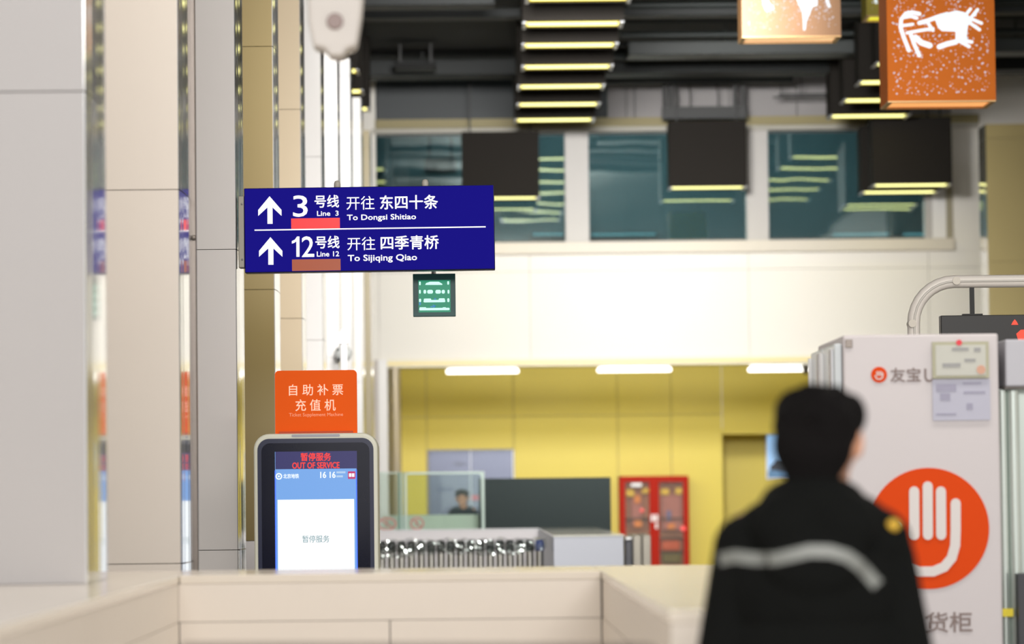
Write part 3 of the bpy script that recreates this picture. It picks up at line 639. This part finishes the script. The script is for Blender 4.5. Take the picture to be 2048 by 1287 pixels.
# big blurred camera hanging close, top centre
d = 10.0; x, z = pt(668, 40, d); pm = F/d
o = thing('surveillance_camera', 'blurred pale grey housing hanging from above at top centre left', 'camera', (x, d, z))
hc = M('housing_grey', (196,190,184), .5, noise=.03)
P_ = [pt(a,b,d) for a, b in [(614,-30),(616,40),(625,92),(650,97),(658,112),(686,112),(692,98),(712,92),(722,30),(727,-30)]]
MB().prism(P_, d, d+.13).build('housing', hc, o, .012, 3)
xx, zc_ = pt(670, 43, d); MB().prism(disc(xx, zc_, .023, 20), d-.012, d+.001).build('lens_port', M('port_brown', (140,122,118), .5, noise=.05), o, .004)
MB().tube([(x,d+.065,z+.08),(x,d+.065,ZC)], .02, 12).build('drop_pipe', hc, o)

# white pole and dome camera
x, z = pt(687, 657, 25); pw = M('pole_white', (255,255,255), .4, emit=0, noise=.01)
o = thing('white_pole', 'slim bright white pole with a square cap rising behind the orange board', 'pole', (x, 25, 0))
MB().tube([(x,25,0),(x,25,z-.02)], .025, 14).build('shaft', pw, o)
x0_, x1_, z0_, z1_ = rect(677, 664, 696, 687, 24.97); box('cap', x0_, x1_, 24.96, 25.04, z0_, z1_, pw, o, .004)
MB().tube([(x,25,z1_),(x,25,z)], .022, 12).build('tip', pw, o)
MB().lathe((x,25,0), [(.09,0),(.09,.02),(.03,.03)], 18).build('foot', pw, o)
x, z = pt(686, 706, 31.6)
o = thing('dome_camera', 'small grey dome camera on the white column behind the white pole', 'camera', (x, 31.7, z), )
MB().ball((x, 31.68, z), (.075,.07,.075), n=18).build('dome', M('dome_pale', (205,208,206), .25, noise=.02), o)
box('mount', x-.04, x+.04, 31.7, 31.80, z-.03, z+.05, white_metal, o, .01)
for a, b in ((675,698),(677,718)): xx, zz2 = pt(a, b, 31.6); MB().ball((xx,31.625,zz2), (.012,.012,.014)).build('lens', black, o)

# ------------------------------------------------------------------ low wall, counter, glass, black screen, posts
YW = 36.4; zt = pt(950, 1057, YW)[1]; xq0, xq1 = pt(1107, 1080, 30)[0], pt(1247, 1080, 30)[0]
lw = thing('low_wall', 'white low wall behind the wrapped posts carrying the glass screen', 'wall', ((xq0-1.1)/2, YW+.1, 0))
box('body', X0+.06, xq0-.004, YW, YW+.2, 0, zt-.02, M('counter_white', (222,218,220), .35, noise=.01), lw); box('coping', X0+.06, xq0-.004, YW-.01, YW+.21, zt-.02, zt, white_metal, lw, .003)
ct = thing('security_counter', 'white box counter end with a pale top, in front of the black screen', 'counter', ((xq0+xq1)/2, 33, 0))
box('body', xq0, xq1, 30, YW+.2, .05, zt-.012, M('counter_blue', (190,194,205), .35, noise=.01), ct, .004)
box('top', xq0-.004, xq1+.004, 29.99, YW+.2, zt-.011, zt+.002, M('counter_top', (226,226,216), .12, noise=.01), ct)
box('plinth', xq0+.02, xq1-.02, 30.03, YW+.17, 0, .05, black, ct)
# glass screen
gp = glass('pane_glass', (240,248,244), .05, .02); ge = M('glass_edge', (186,206,196), .3, noise=.03); gt = M('glass_edge_teal', (92,140,128), .2, noise=.05)
yg = YW+.09
o = thing('glass_screen', 'clear glass screen with pale frosted edges standing on the white low wall, right pane', 'glass screen', (pt(890,1050,yg)[0], yg, zt), 'glass panes on the low wall')
g = rect(812, 943, 969, 1058, yg); box('pane', g[0], g[1]-.01, yg, yg+.012, zt, g[3]-.01, gp, o)
box('top_edge', g[0], g[1]-.03, yg-.004, yg+.016, g[3]-.022, g[3], ge, o); box('side_edge', g[1]-.03, g[1], yg-.004, yg+.016, zt, g[3]-.03, ge, o)
MB().prism([(g[1]-.055,g[3]-.022),(g[1]-.055,g[3]),(g[1],g[3]),(g[1],g[3]-.06),(g[1]-.03,g[3]-.06),(g[1]-.036,g[3]-.035)], yg-.005, yg+.017).build('corner_edge', ge, o)
box('side_edge', g[0]-.012, g[0]+.01, yg-.004, yg+.016, zt, g[3], ge, o)
def nosign(par, cx, cy, rx, ry, y):
    mb = MB(); x, z = pt(cx, cy, y); m = F/y
    ring = [(x+rx/m*math.cos(a*math.pi/12), z+ry/m*math.sin(a*math.pi/12)) for a in range(24)]
    ri = [(x+(rx-3)/m*math.cos(a*math.pi/12), z+(ry-3)/m*math.sin(a*math.pi/12)) for a in range(24)]
    for a in range(24): b = (a+1) % 24; mb.prism([ring[a],ring[b],ri[b],ri[a]], y-.003, y)
    stroke(mb, [(x-rx*.6/m, z+ry*.6/m),(x+rx*.6/m, z-ry*.6/m)], 2.5/m, y-.003, y)
    stroke(mb, [(x-.01, z-ry*.45/m),(x+.0, z+.01),(x+.018, z-ry*.3/m)], 2/m, y-.003, y); mb.prism(disc(x, z+ry*.4/m, 2.2/m, 10), y-.003, y)
    mb.build('no_entry_sticker', M('sticker_ring', (200,120,112), .4, noise=.02), par)
nosign(o, 834, 1046, 14, 13, yg)
o = thing('glass_screen', 'clear glass screen standing on the white low wall beside the ticket machine, left pane', 'glass screen', (pt(775,1050,yg)[0], yg, zt), 'glass panes on the low wall')
g = rect(735, 944, 797, 1058, yg); box('pane', g[0], g[1], yg, yg+.012, zt, g[3], gp, o); box('top_edge', g[0], g[1], yg-.004, yg+.016, g[3]-.012, g[3], ge, o)
for a, b, mm in ((797,801,gt),(802,804,ge),(805,808,gt)): h = rect(a, 944, b, 1058, yg); box('side_edge', h[0], h[1], yg-.01, yg+.02, zt, g[3], mm, o)
nosign(o, 774, 1047, 19, 13, yg)
g = rect(765, 1029, 958, 1060, 38)
o = thing('pale_board', 'pale board standing behind the glass screen below the distant person', 'board', ((g[0]+g[1])/2, 38, 0))
box('panel', g[0], g[1], 38, 38.05, .6, g[3], M('board_pale', (226,232,220), .5, noise=.02), o)
for xx in (g[0]+.05, g[1]-.1): box('leg', xx, xx+.05, 38, 38.05, 0, .6, steel, o)
g = rect(958, 955, 1222, 1090, 37.4)
o = thing('display_screen', 'wide black screen panel standing behind the white counter', 'screen', ((g[0]+g[1])/2, 37.4, 0))
box('panel', g[0], g[1], 37.4, 37.46, g[2]-.25, g[3], M('screen_black', (64,72,72), .8, ior=1.1, noise=.06, nscale=30), o, .004)
for xx in (g[0]+.2, g[1]-.25): box('leg', xx, xx+.05, 37.4, 37.46, 0, g[2]-.25, black, o)
MB().box(g[0]+.1, g[0]+.35, 37.25, 37.6, 0, .02).box(g[1]-.35, g[1]-.1, 37.25, 37.6, 0, .02).build('foot', black, o)
# wrapped stanchion posts
blk = M('head_black', (24,26,30), .25, noise=.05); blu = M('head_blue', (60,84,160), .3, noise=.1)
zh = pt(950, 1080, 31)[1]; zh0 = pt(950, 1102, 31)[1]
def stanchion(x, y, col=blk):
    o = thing('stanchion_post', 'x', 'post', (x, y, 0), 'wrapped stanchion posts')
    MB().tube([(x,y,.03),(x,y,zh0)], .035, 14).build('pole', M('post_steel', (205,203,196), .22, 1, noise=.03), o)
    MB().lathe((x,y,zh0), [(.031,0),(.04,.004),(.04,(zh-zh0)*.6),(.036,(zh-zh0)*.85),(.022,(zh-zh0)),(.001,(zh-zh0)+.002)], 14).build('head', col, o)
    MB().lathe((x,y,0), [(.001,0),(.04,0),(.04,.015),(.034,.03),(.001,.03)], 14).build('foot_ring', blk, o)
    return o
xl = pt(1079, 1090, 31)[0]; step = .0848; n = 17
p0_ = stanchion(xl, 31, blu); p0_['label'] = 'blue headed chrome post at the right end of the plastic wrapped row'
p1_ = stanchion(xl-step, 31)
ordn = ['second','third','fourth','fifth','sixth','seventh','eighth','ninth','tenth','eleventh','twelfth','thirteenth','fourteenth','fifteenth','sixteenth','seventeenth']
p1_['label'] = 'black headed chrome post in the wrapped row, second from the right end'
for k in range(2, n):
    c = copy_tree(p1_); c.location.x = xl-step*k; c['label'] = 'black headed chrome post in the wrapped row, %s from the right end' % ordn[k-1]
# film
mb = MB(); NX, NZ = 90, 14; vs = []; xa_, xb_ = xl-step*n+.02, xl+.06; rn = random.Random(3)
ph = [rn.uniform(0, 6.28) for _ in range(12)]
for i in range(NX+1):
    t = i/NX; x = xa_+(xb_-xa_)*t
    hang = zh0-.03+.05*max(0, (t-.75)/.25)**1.5-.03*math.sin(t*9+1)*math.exp(-3*t)
    for j in range(NZ+1):
        s_ = j/NZ
        if s_ < .35: y = 31.14-(.19)*(s_/.35); z = zh+.012+.01*math.sin(t*60+ph[0])+.006*math.sin(t*23+ph[1])
        else: y = 30.95-.004*math.sin(t*70+s_*9)-.006*math.sin(t*33+s_*21+ph[2]); z = zh+.01-(zh+.01-hang)*((s_-.35)/.65)+.006*math.sin(t*41+ph[3])
        y += .006*math.sin(t*90+ph[4]+s_*14)
        vs.append((x, y, z))
mb.add(vs, [(i*(NZ+1)+j, (i+1)*(NZ+1)+j, (i+1)*(NZ+1)+j+1, i*(NZ+1)+j+1) for i in range(NX) for j in range(NZ)], 0, False)
tag(mb.build('plastic_wrap', glass('film', (226,226,228), .24, .14)), 'crumpled clear plastic film wrapped over the post heads', 'plastic film')
# fare gate to the right of the counter
o = thing('fare_gate', 'steel fare gate with a dark end, right of the white counter', 'gate', (pt(1276,1100,38)[0], 38, 0))
g = rect(1266, 1069, 1302, 1130, 38); box('side_panel', g[0], (g[0]+g[1])/2-.005, 38, 39.2, .05, g[3], M('gate_beige', (150,144,132), .35, .2, noise=.05), o, .01); box('side_panel', (g[0]+g[1])/2+.005, g[1], 38, 39.2, .05, g[3]-.0, _m['gate_beige'], o, .01)
h = rect(1250, 1074, 1265, 1130, 37.9); box('reader', h[0], h[1], 37.9, 38.6, .05, h[3]-.03, M('gate_dark', (40,42,54), .3, noise=.05), o, .01); box('reader_cap', h[0], h[1], 37.88, 38.6, h[3]-.028, h[3]+.01, steel, o, .012)
box('plinth', h[0], g[1], 37.95, 39.15, 0, .05, black, o)

# ------------------------------------------------------------------ vending cabinet on the right
D = 13.0; q = rect(1690, 668, 2001, 1250, D); vx0, vx1, vz1 = q[0], q[1], q[3]
vm = thing('vending_cabinet', 'tall pale vending cabinet with a big orange hand logo on its side', 'vending machine', ((vx0+vx1)/2, D+.46, 0))
vw = M('cabinet_pale', (192,186,188), .4, noise=.01)
box('body', vx0, vx1, D, D+.93, .06, vz1, vw, vm, .008); box('plinth', vx0+.03, vx1-.03, D+.03, D+.9, 0, .06, black, vm)
for a, b in ((.02,.45),(.48,.91)):
    dd = box('door', vx0-.03, vx0-.002, D+a, D+b, .12, vz1-.03, M('door_glass_grey', (198,204,208), .12, noise=.02), vm, .006)
    MB().tube([(vx0-.034,D+a+.03,.3),(vx0-.034,D+a+.03,vz1-.05)], .012, 10).build('handle', chrome, dd)
    MB().tube([(vx0-.034,D+b-.02,.3),(vx0-.034,D+b-.02,vz1-.05)], .01, 10).build('handle', white_metal, dd)
x, z = pt(1697, 687, D); box('corner_plate', x-.012, x+.014, D-.004, D, z-.015, z+.015, brown_metal, vm, .002)
oc = M('logo_orange', (208,68,12), .6, ior=1.2, noise=.02); lgw = M('logo_white', (206,200,198), .45, noise=.01)
cx, cz = pt(1857.5, 1056, D); pm = F/D
MB().prism(disc(cx, cz, 121/pm, 64), D-.003, D).build('logo_disc', oc, vm)
mb = MB()
for a, b, c2 in ((1828,982,1069),(1855,972,1069),(1881.5,982,1069)): stroke(mb, [pt(a,b,D), pt(a+.5,c2,D)], 20/pm, D-.006, D-.003)
arc = [(1911,1006),(1911,1060),(1910,1090),(1903,1115),(1888,1133),(1866,1142),(1838,1142),(1815,1130),(1796,1108),(1785,1080),(1796,1050)]
stroke(mb, [pt(a,b,D) for a, b in arc], 20/pm, D-.006, D-.003)
mb.build('logo_hand', lgw, vm)
x, z = pt(1758, 749, D); MB().prism(disc(x, z, 16/pm, 32), D-.003, D).build('logo_disc', oc, vm)
mb = MB()
for a in (-4,0,4): stroke(mb, [(x+a/pm, z+6/pm),(x+a/pm, z-1/pm)], 2.4/pm, D-.005, D-.003)
stroke(mb, [(x+7.5/pm, z+3/pm),(x+7/pm,z-5/pm),(x+2/pm,z-9/pm),(x-5/pm,z-8/pm),(x-8/pm,z-2/pm)], 2.4/pm, D-.005, D-.003)
mb.build('logo_hand', lgw, vm)
grt = M('letter_taupe', (120,104,100), .5, noise=.02)
text('lettering', '友宝', rect(1781,735,1841,763,D), D, grt, vm, .015); text('lettering', 'U', rect(1849,737,1868,763,D), D, grt, vm, .02)
text('lettering', '智能货柜', rect(1756,1224,1944,1264,D), D, grt, vm, .012)
g = rect(1864, 683, 1977, 756, D)
o = thing('framed_certificate', 'pale framed certificate with a red emblem on the vending cabinet', 'certificate', ((g[0]+g[1])/2, D, g[2]))
box('frame', g[0], g[1], D-.012, D-.003, g[2], g[3], M('cert_frame', (166,164,140), .5, noise=.05), o)
box('sheet', g[0]+.012, g[1]-.012, D-.014, D-.012, g[2]+.01, g[3]-.012, M('cert_sheet', (184,184,176), .5, noise=.04), o)
x, z = pt(1917, 685, D); MB().prism(disc(x, z, 6/pm, 14), D-.017, D-.014).build('emblem', M('emblem_red', (214,50,64), .5, noise=.02), o)
x, z = pt(1961, 739, D); MB().prism(disc(x, z, 9/pm, 16), D-.016, D-.014).build('seal', M('seal_orange', (196,150,128), .5, noise=.05), o)
for a, b, c2, e in ((1903,695,1936,701),(1947,695,1960,703),(1884,726,1920,734),(1928,717,1950,723)): h = rect(a,b,c2,e,D); box('print_line', h[0], h[1], D-.0155, D-.014, h[2], h[3], M('print_grey', (146,146,146), .5, noise=.1, nscale=60), o)
g = rect(1865, 758, 1980, 840, D)
o = thing('notice_sheet', 'lilac grey notice sheet below the framed certificate', 'notice', ((g[0]+g[1])/2, D, g[2]))
box('sheet', g[0], g[1], D-.006, D-.003, g[2], g[3], M('notice_lilac', (172,172,188), .5, noise=.03), o)
for a, b, c2, e in ((1872,768,1912,782),(1880,786,1900,800),(1925,764,1962,768),(1927,782,1970,786),(1933,806,1945,818),(1872,826,1912,829)): h = rect(a,b,c2,e,D); box('print_line', h[0], h[1], D-.0075, D-.006, h[2], h[3], M('print_lilac', (146,144,164), .5, noise=.1, nscale=60), o)
# steel post unit at the right edge
D = 13.0; g = list(rect(2003, 776, 2090, 1280, D)); g[0] = vx1+.008
o = thing('steel_cabinet', 'greenish steel cabinet with rounded uprights at the right edge', 'cabinet', ((g[0]+g[1])/2, D+.2, 0))
gm = M('green_steel', (178,186,180), .25, .5, noise=.03, nscale=4, stretch=(20,20,.5))
box('back_panel', g[0], g[1], D+.1, D+.5, .05, g[3], gm, o); 
for a, b in ((2012,.018),(2034,.022)):
    x, z = pt(a, 900, D); MB().tube([(x,D+.08,.05),(x,D+.08,g[3]-.005)], b, 16).build('upright', M('upright_steel', (205,214,208), .2, .7, noise=.02), o)
h = rect(2011, 678, 2092, 772, D); box('head_box', h[0], h[1], D, D+.5, h[2], h[3], M('head_grey', (172,172,180), .4, noise=.02), o, .006)
box('shadow_gap', h[0], h[1], D+.02, D+.5, g[3]-.0, h[2], joint, o)
h = rect(2004, 1217, 2030, 1233, D); box('yellow_sticker', h[0], h[1], D+.04, D+.048, h[2], h[3], M('sticker_yellow', (226,206,40), .5, noise=.1, nscale=60), o)
h = rect(2036, 1146, 2092, 1287, D); box('lower_door', h[0], h[1], D-.02, D+.1, .05, h[3], M('lower_dark', (52,52,58), .5, noise=.05), o)
box('plinth', g[0], g[1], D+.1, D+.5, 0, .05, black, o)
# white arch tube and LED board
D = 18.0; x, z = pt(1827, 640, D); x2, z2 = pt(1908, 563, D); rad = x2-x
o = thing('tube_arch', 'white curved tube arch rising behind the vending cabinet', 'arch', (x, D, 0))
xe_ = 3.6
path = [(x,D,0),(x,D,z2-rad)]+[(x+rad-rad*math.cos(a*math.pi/16), D, z2-rad+rad*math.sin(a*math.pi/16)) for a in range(1,8)]+[(x+rad,D,z2),(xe_-rad,D,z2)]+[(xe_-rad+rad*math.sin(a*math.pi/16), D, z2-rad+rad*math.cos(a*math.pi/16)) for a in range(1,8)]+[(xe_,D,z2-rad),(xe_,D,0)]
MB().tube(path, .032, 14).build('tube', M('arch_white', (226,220,214), .3, noise=.01), o)
MB().tube([(p[0]-.0, p[1]-.031, p[2]) for p in path], .006, 8).build('seam', M('arch_seam', (200,196,190), .4, noise=.02), o)
for a, b in ((1911,562),(1823,647)):
    xx, z_ = pt(a, b, D); MB().tube([(xx,D-.04,z_),(xx,D+.04,z_)], .02, 14).build('clamp', M('clamp_grey', (176,170,160), .4, .3, noise=.03), o)
g = rect(1880, 630, 2120, 700, D)
o = thing('led_board', 'black display board with red lights hanging from the arch above the vending cabinet', 'sign', ((g[0]+g[1])/2, D, g[2]))
box('casing', g[0], g[1], D-.04, D+.04, g[2], g[3], M('led_black', (24,22,22), .4, noise=.05), o, .004)
for a in (1944, 2080): xx = pt(a, 600, D)[0]; box('hanger', xx-.011, xx+.011, D-.01, D+.01, g[3], z2-.03, black, o); box('hanger_plate', xx-.05, xx+.05, D-.02, D+.02, g[3], g[3]+.008, black, o)
lr = M('led_red', (255,70,40), .4, emit=1)
MB().prism([pt(a,b,D-.05) for a,b in ((2023,649),(2026,643),(2030,638),(2034,643),(2037,649))], D-.044, D-.04).prism([pt(a,b,D-.05) for a,b in ((2033,667),(2042,659),(2060,658),(2060,690),(2040,690))], D-.044, D-.04).build('red_figures', lr, o)

# ------------------------------------------------------------------ people
def blob(name, shapes, voxel, mat, parent, smooth=3, thin=0):
    mb = MB()
    for s in shapes:
        if s[0] == 'e': mb.ball(s[1], s[2], n=20)
        else:
            a, b, ra, rb_ = Vector(s[1]), Vector(s[2]), s[3], s[4]
            mb.tube([a, a.lerp(b, .5), b], [ra, (ra+rb_)/2, rb_], 16); mb.ball(a, ra, n=16); mb.ball(b, rb_, n=16)
    me = mb.mesh(name, mat); t = bpy.data.objects.new('t', me); COL.objects.link(t)
    m = t.modifiers.new('r', 'REMESH'); m.mode = 'VOXEL'; m.voxel_size = voxel; m.use_smooth_shade = True
    m2 = t.modifiers.new('s', 'SMOOTH'); m2.iterations = smooth; m2.factor = .6
    bpy.context.view_layer.update()
    out = bpy.data.meshes.new_from_object(t.evaluated_get(bpy.context.evaluated_depsgraph_get())); bpy.data.objects.remove(t)
    out.name = name; out.materials.clear(); out.materials.append(mat)
    for p in out.polygons: p.use_smooth = True
    o = bpy.data.objects.new(name, out); COL.objects.link(o); o.parent = parent; ORG[o.name] = ORG[parent.name]
    return o
skin = M('skin', (196,142,112), .55, noise=.04, nscale=20); hair_m = M('hair', (14,12,12), .9, ior=1.2, noise=.3, nscale=60, bump=.6, bscale=150)
cloth = M('jacket_black', (13,14,13), .95, noise=.2, nscale=8, bump=.5, bscale=25, ior=1.2); trs = M('trousers_dark', (30,32,38), .85, noise=.1)
def person(loc, rotz, scale, label, vox, head_turn=0, jacket_mat=cloth, hood=True):
    o = thing('person', label, 'person', loc); ORG[o.name] = Vector(loc)
    hx = lambda x, y: (x*math.cos(head_turn)-y*math.sin(head_turn), x*math.sin(head_turn)+y*math.cos(head_turn))
    def H(x, y, z): a, b = hx(x, y); return (a+.014, b+.01, z)
    body = [('e',(0,0,.93),(.15,.105,.13)),('e',(0,0,1.1),(.135,.095,.16)),('e',(0,0,1.28),(.16,.105,.17)),('c',(-.13,0,1.41),(.13,0,1.41),.05,.05),
            ('c',(0,-.01,1.40),(0,.0,1.53),.058,.052),('e',H(0,.0,1.6),(.076,.093,.108)),('e',H(0,.045,1.53),(.052,.05,.05)),
            ('e',H(0,.1,1.585),(.013,.02,.02)),('c',H(0,.092,1.61),H(0,.1,1.59),.008,.012),('e',H(-.08,.0,1.595),(.012,.02,.033)),('e',H(.08,.0,1.595),(.012,.02,.033)),
            ('e',H(0,.085,1.54),(.025,.012,.008))]
    for s in (-1, 1):
        body += [('c',(s*.145,0,1.38),(s*.193,-.02,1.12),.044,.036),('c',(s*.193,-.02,1.12),(s*.195,.06,.88),.038,.026),
                 ('e',(s*.195,.075,.82),(.018,.038,.045)),
                 ('c',(s*.18,.095,.84),(s*.165,.115,.79),.011,.009),('c',(s*.165,.115,.79),(s*.165,.118,.765),.009,.008)]
        for q, (dy, ln) in enumerate(((-.024,.055),(-.008,.066),(.009,.07),(.026,.062))):
            body += [('c',(s*.195,.075-dy,.79),(s*.19,.08-dy,.79-ln*.55),.0088,.0082),('c',(s*.19,.08-dy,.79-ln*.55),(s*.178,.086-dy,.79-ln*1.1),.0082,.0072)]
        body += [('c',(s*.085,0,.9),(s*.095,.01,.5),.085,.055),('c',(s*.095,.01,.5),(s*.1,-.015,.09),.053,.036),('c',(s*.1,-.03,.05),(s*.105,.12,.035),.036,.03)]
    bo = blob('body', body, vox, skin, o)
    for s in (-1, 1):
        MB().ball(tuple(Vector(H(s*.03,.086,1.61))+ORG[o.name]), (.011,.006,.006), n=10).build('eye', M('eye_dark', (24,18,16), .2, noise=.02), o)
    hs = [('e',H(0,-.012,1.628),(.089,.098,.086)),('e',H(0,-.05,1.59),(.082,.058,.08)),('e',H(0,-.06,1.545),(.062,.035,.05)),('e',H(-.06,.02,1.655),(.035,.06,.045)),('e',H(.06,.02,1.65),(.035,.06,.045)),('e',H(.0,.06,1.672),(.06,.045,.03))]
    rn = random.Random(5)
    for i in range(26):
        a, e = rn.uniform(0, 6.28), rn.uniform(.1, 1.2)
        hs.append(('e',H(.082*math.cos(a)*math.cos(e), -.015+.09*math.sin(a)*math.cos(e), 1.628+.082*math.sin(e)), (.014,.018,.012)))
    blob('hair', hs, vox, hair_m, o, 2)
    jk = [('e',(0,.0,.98),(.185,.135,.2)),('e',(0,0,1.15),(.19,.135,.2)),('e',(0,-.005,1.3),(.185,.13,.15)),('c',(-.13,-.01,1.385),(.125,-.01,1.395),.072,.072),('c',(-.09,-.01,1.42),(.09,-.01,1.43),.062,.062)]
    if hood: jk += [('e',(0,-.035,1.475),(.108,.095,.058)),('e',(-.05,-.09,1.43),(.075,.055,.07)),('e',(.05,-.09,1.43),(.075,.055,.07)),('e',(0,-.115,1.36),(.10,.04,.075)),('e',(0,.05,1.455),(.09,.05,.045))]
    for s in (-1, 1): jk += [('c',(s*.145,-.005,1.37),(s*.195,-.02,1.12),.058,.052),('c',(s*.195,-.02,1.12),(s*.196,.05,.9),.052,.043)]
    ja = blob('jacket', jk, vox, jacket_mat, o, 4)
    tr = [('e',(0,0,.9),(.16,.115,.1))]
    for s in (-1, 1): tr += [('c',(s*.085,0,.88),(s*.095,.01,.5),.095,.07),('c',(s*.095,.01,.5),(s*.1,-.01,.09),.068,.055)]
    blob('trousers', tr, vox*1.3, trs, o)
    for s in (-1, 1): blob('shoe', [('c',(s*.1,-.035,.045),(s*.105,.14,.038),.044,.037),('e',(s*.1,-.03,.07),(.045,.05,.045))], vox, M('shoe_black', (18,18,18), .4, noise=.05), o)
    o.rotation_euler.z = rotz; o.scale = (scale,)*3
    return o, ja
px_, pd = .683, 7.2
pe, ja = person((px_, pd, 0), -.06, 1.0, 'person in a black hooded jacket with a pale stripe, seen from behind', .007, -.25)
# reflective stripe laid on the jacket back
bpy.context.view_layer.update()
vw_ = [pe.matrix_basis @ v.co for v in ja.data.vertices]; bv = BVHTree.FromPolygons(vw_, [tuple(p.vertices) for p in ja.data.polygons])
ct_ = [(1438,1118),(1470,1112),(1510,1117),(1550,1117),(1590,1108),(1620,1101),(1660,1102),(1695,1112),(1720,1130),(1740,1152),(1756,1170)]
grid = []
for i in range(len(ct_)-1):
    for k in range(6): grid.append(Vector(ct_[i]).lerp(Vector(ct_[i+1]), k/6))
grid.append(Vector(ct_[-1])); rows = []
for i, c in enumerate(grid):
    t = (grid[min(i+1, len(grid)-1)]-grid[max(i-1, 0)]).normalized(); nn = Vector((-t.y, t.x)); row = []
    for j in range(5):
        p = c+nn*(j-2)*6.5; dr_ = (R @ Vector(((p.x-1024)/F, (643.5-p.y)/F, -1))).normalized()
        h = bv.ray_cast(Vector((0,0,EYE)), dr_)
        row.append(h[0]-dr_*.004 if h[0] else None)
    rows.append(row)
inv = pe.matrix_basis.inverted(); mb = MB()
for a, b in zip(rows, rows[1:]):
    for j in range(4):
        qd = (a[j], b[j], b[j+1], a[j+1])
        if all(v is not None for v in qd): mb.add([inv @ v + ORG[pe.name] for v in qd], [(0,1,2,3)], 0, True)
mb.build('reflective_stripe', M('stripe_grey', (114,116,112), .5, noise=.03), pe)
dr_ = (R @ Vector(((1786-1024)/F, (643.5-1050)/F, -1))).normalized(); h = bv.ray_cast(Vector((0,0,EYE)), dr_)
if h[0]: MB().ball(tuple(inv @ h[0] + ORG[pe.name]), (.013,.008,.012)).build('shoulder_badge', M('badge_yellow', (214,170,50), .5, noise=.05), pe)
x, z = pt(926, 977, 44)
person((x, 44, 0), math.pi, z/1.715, 'distant person in dark clothes seen through the glass before the grey door', .012, 0, M('jacket_far', (52,62,72), .8, noise=.1), False)
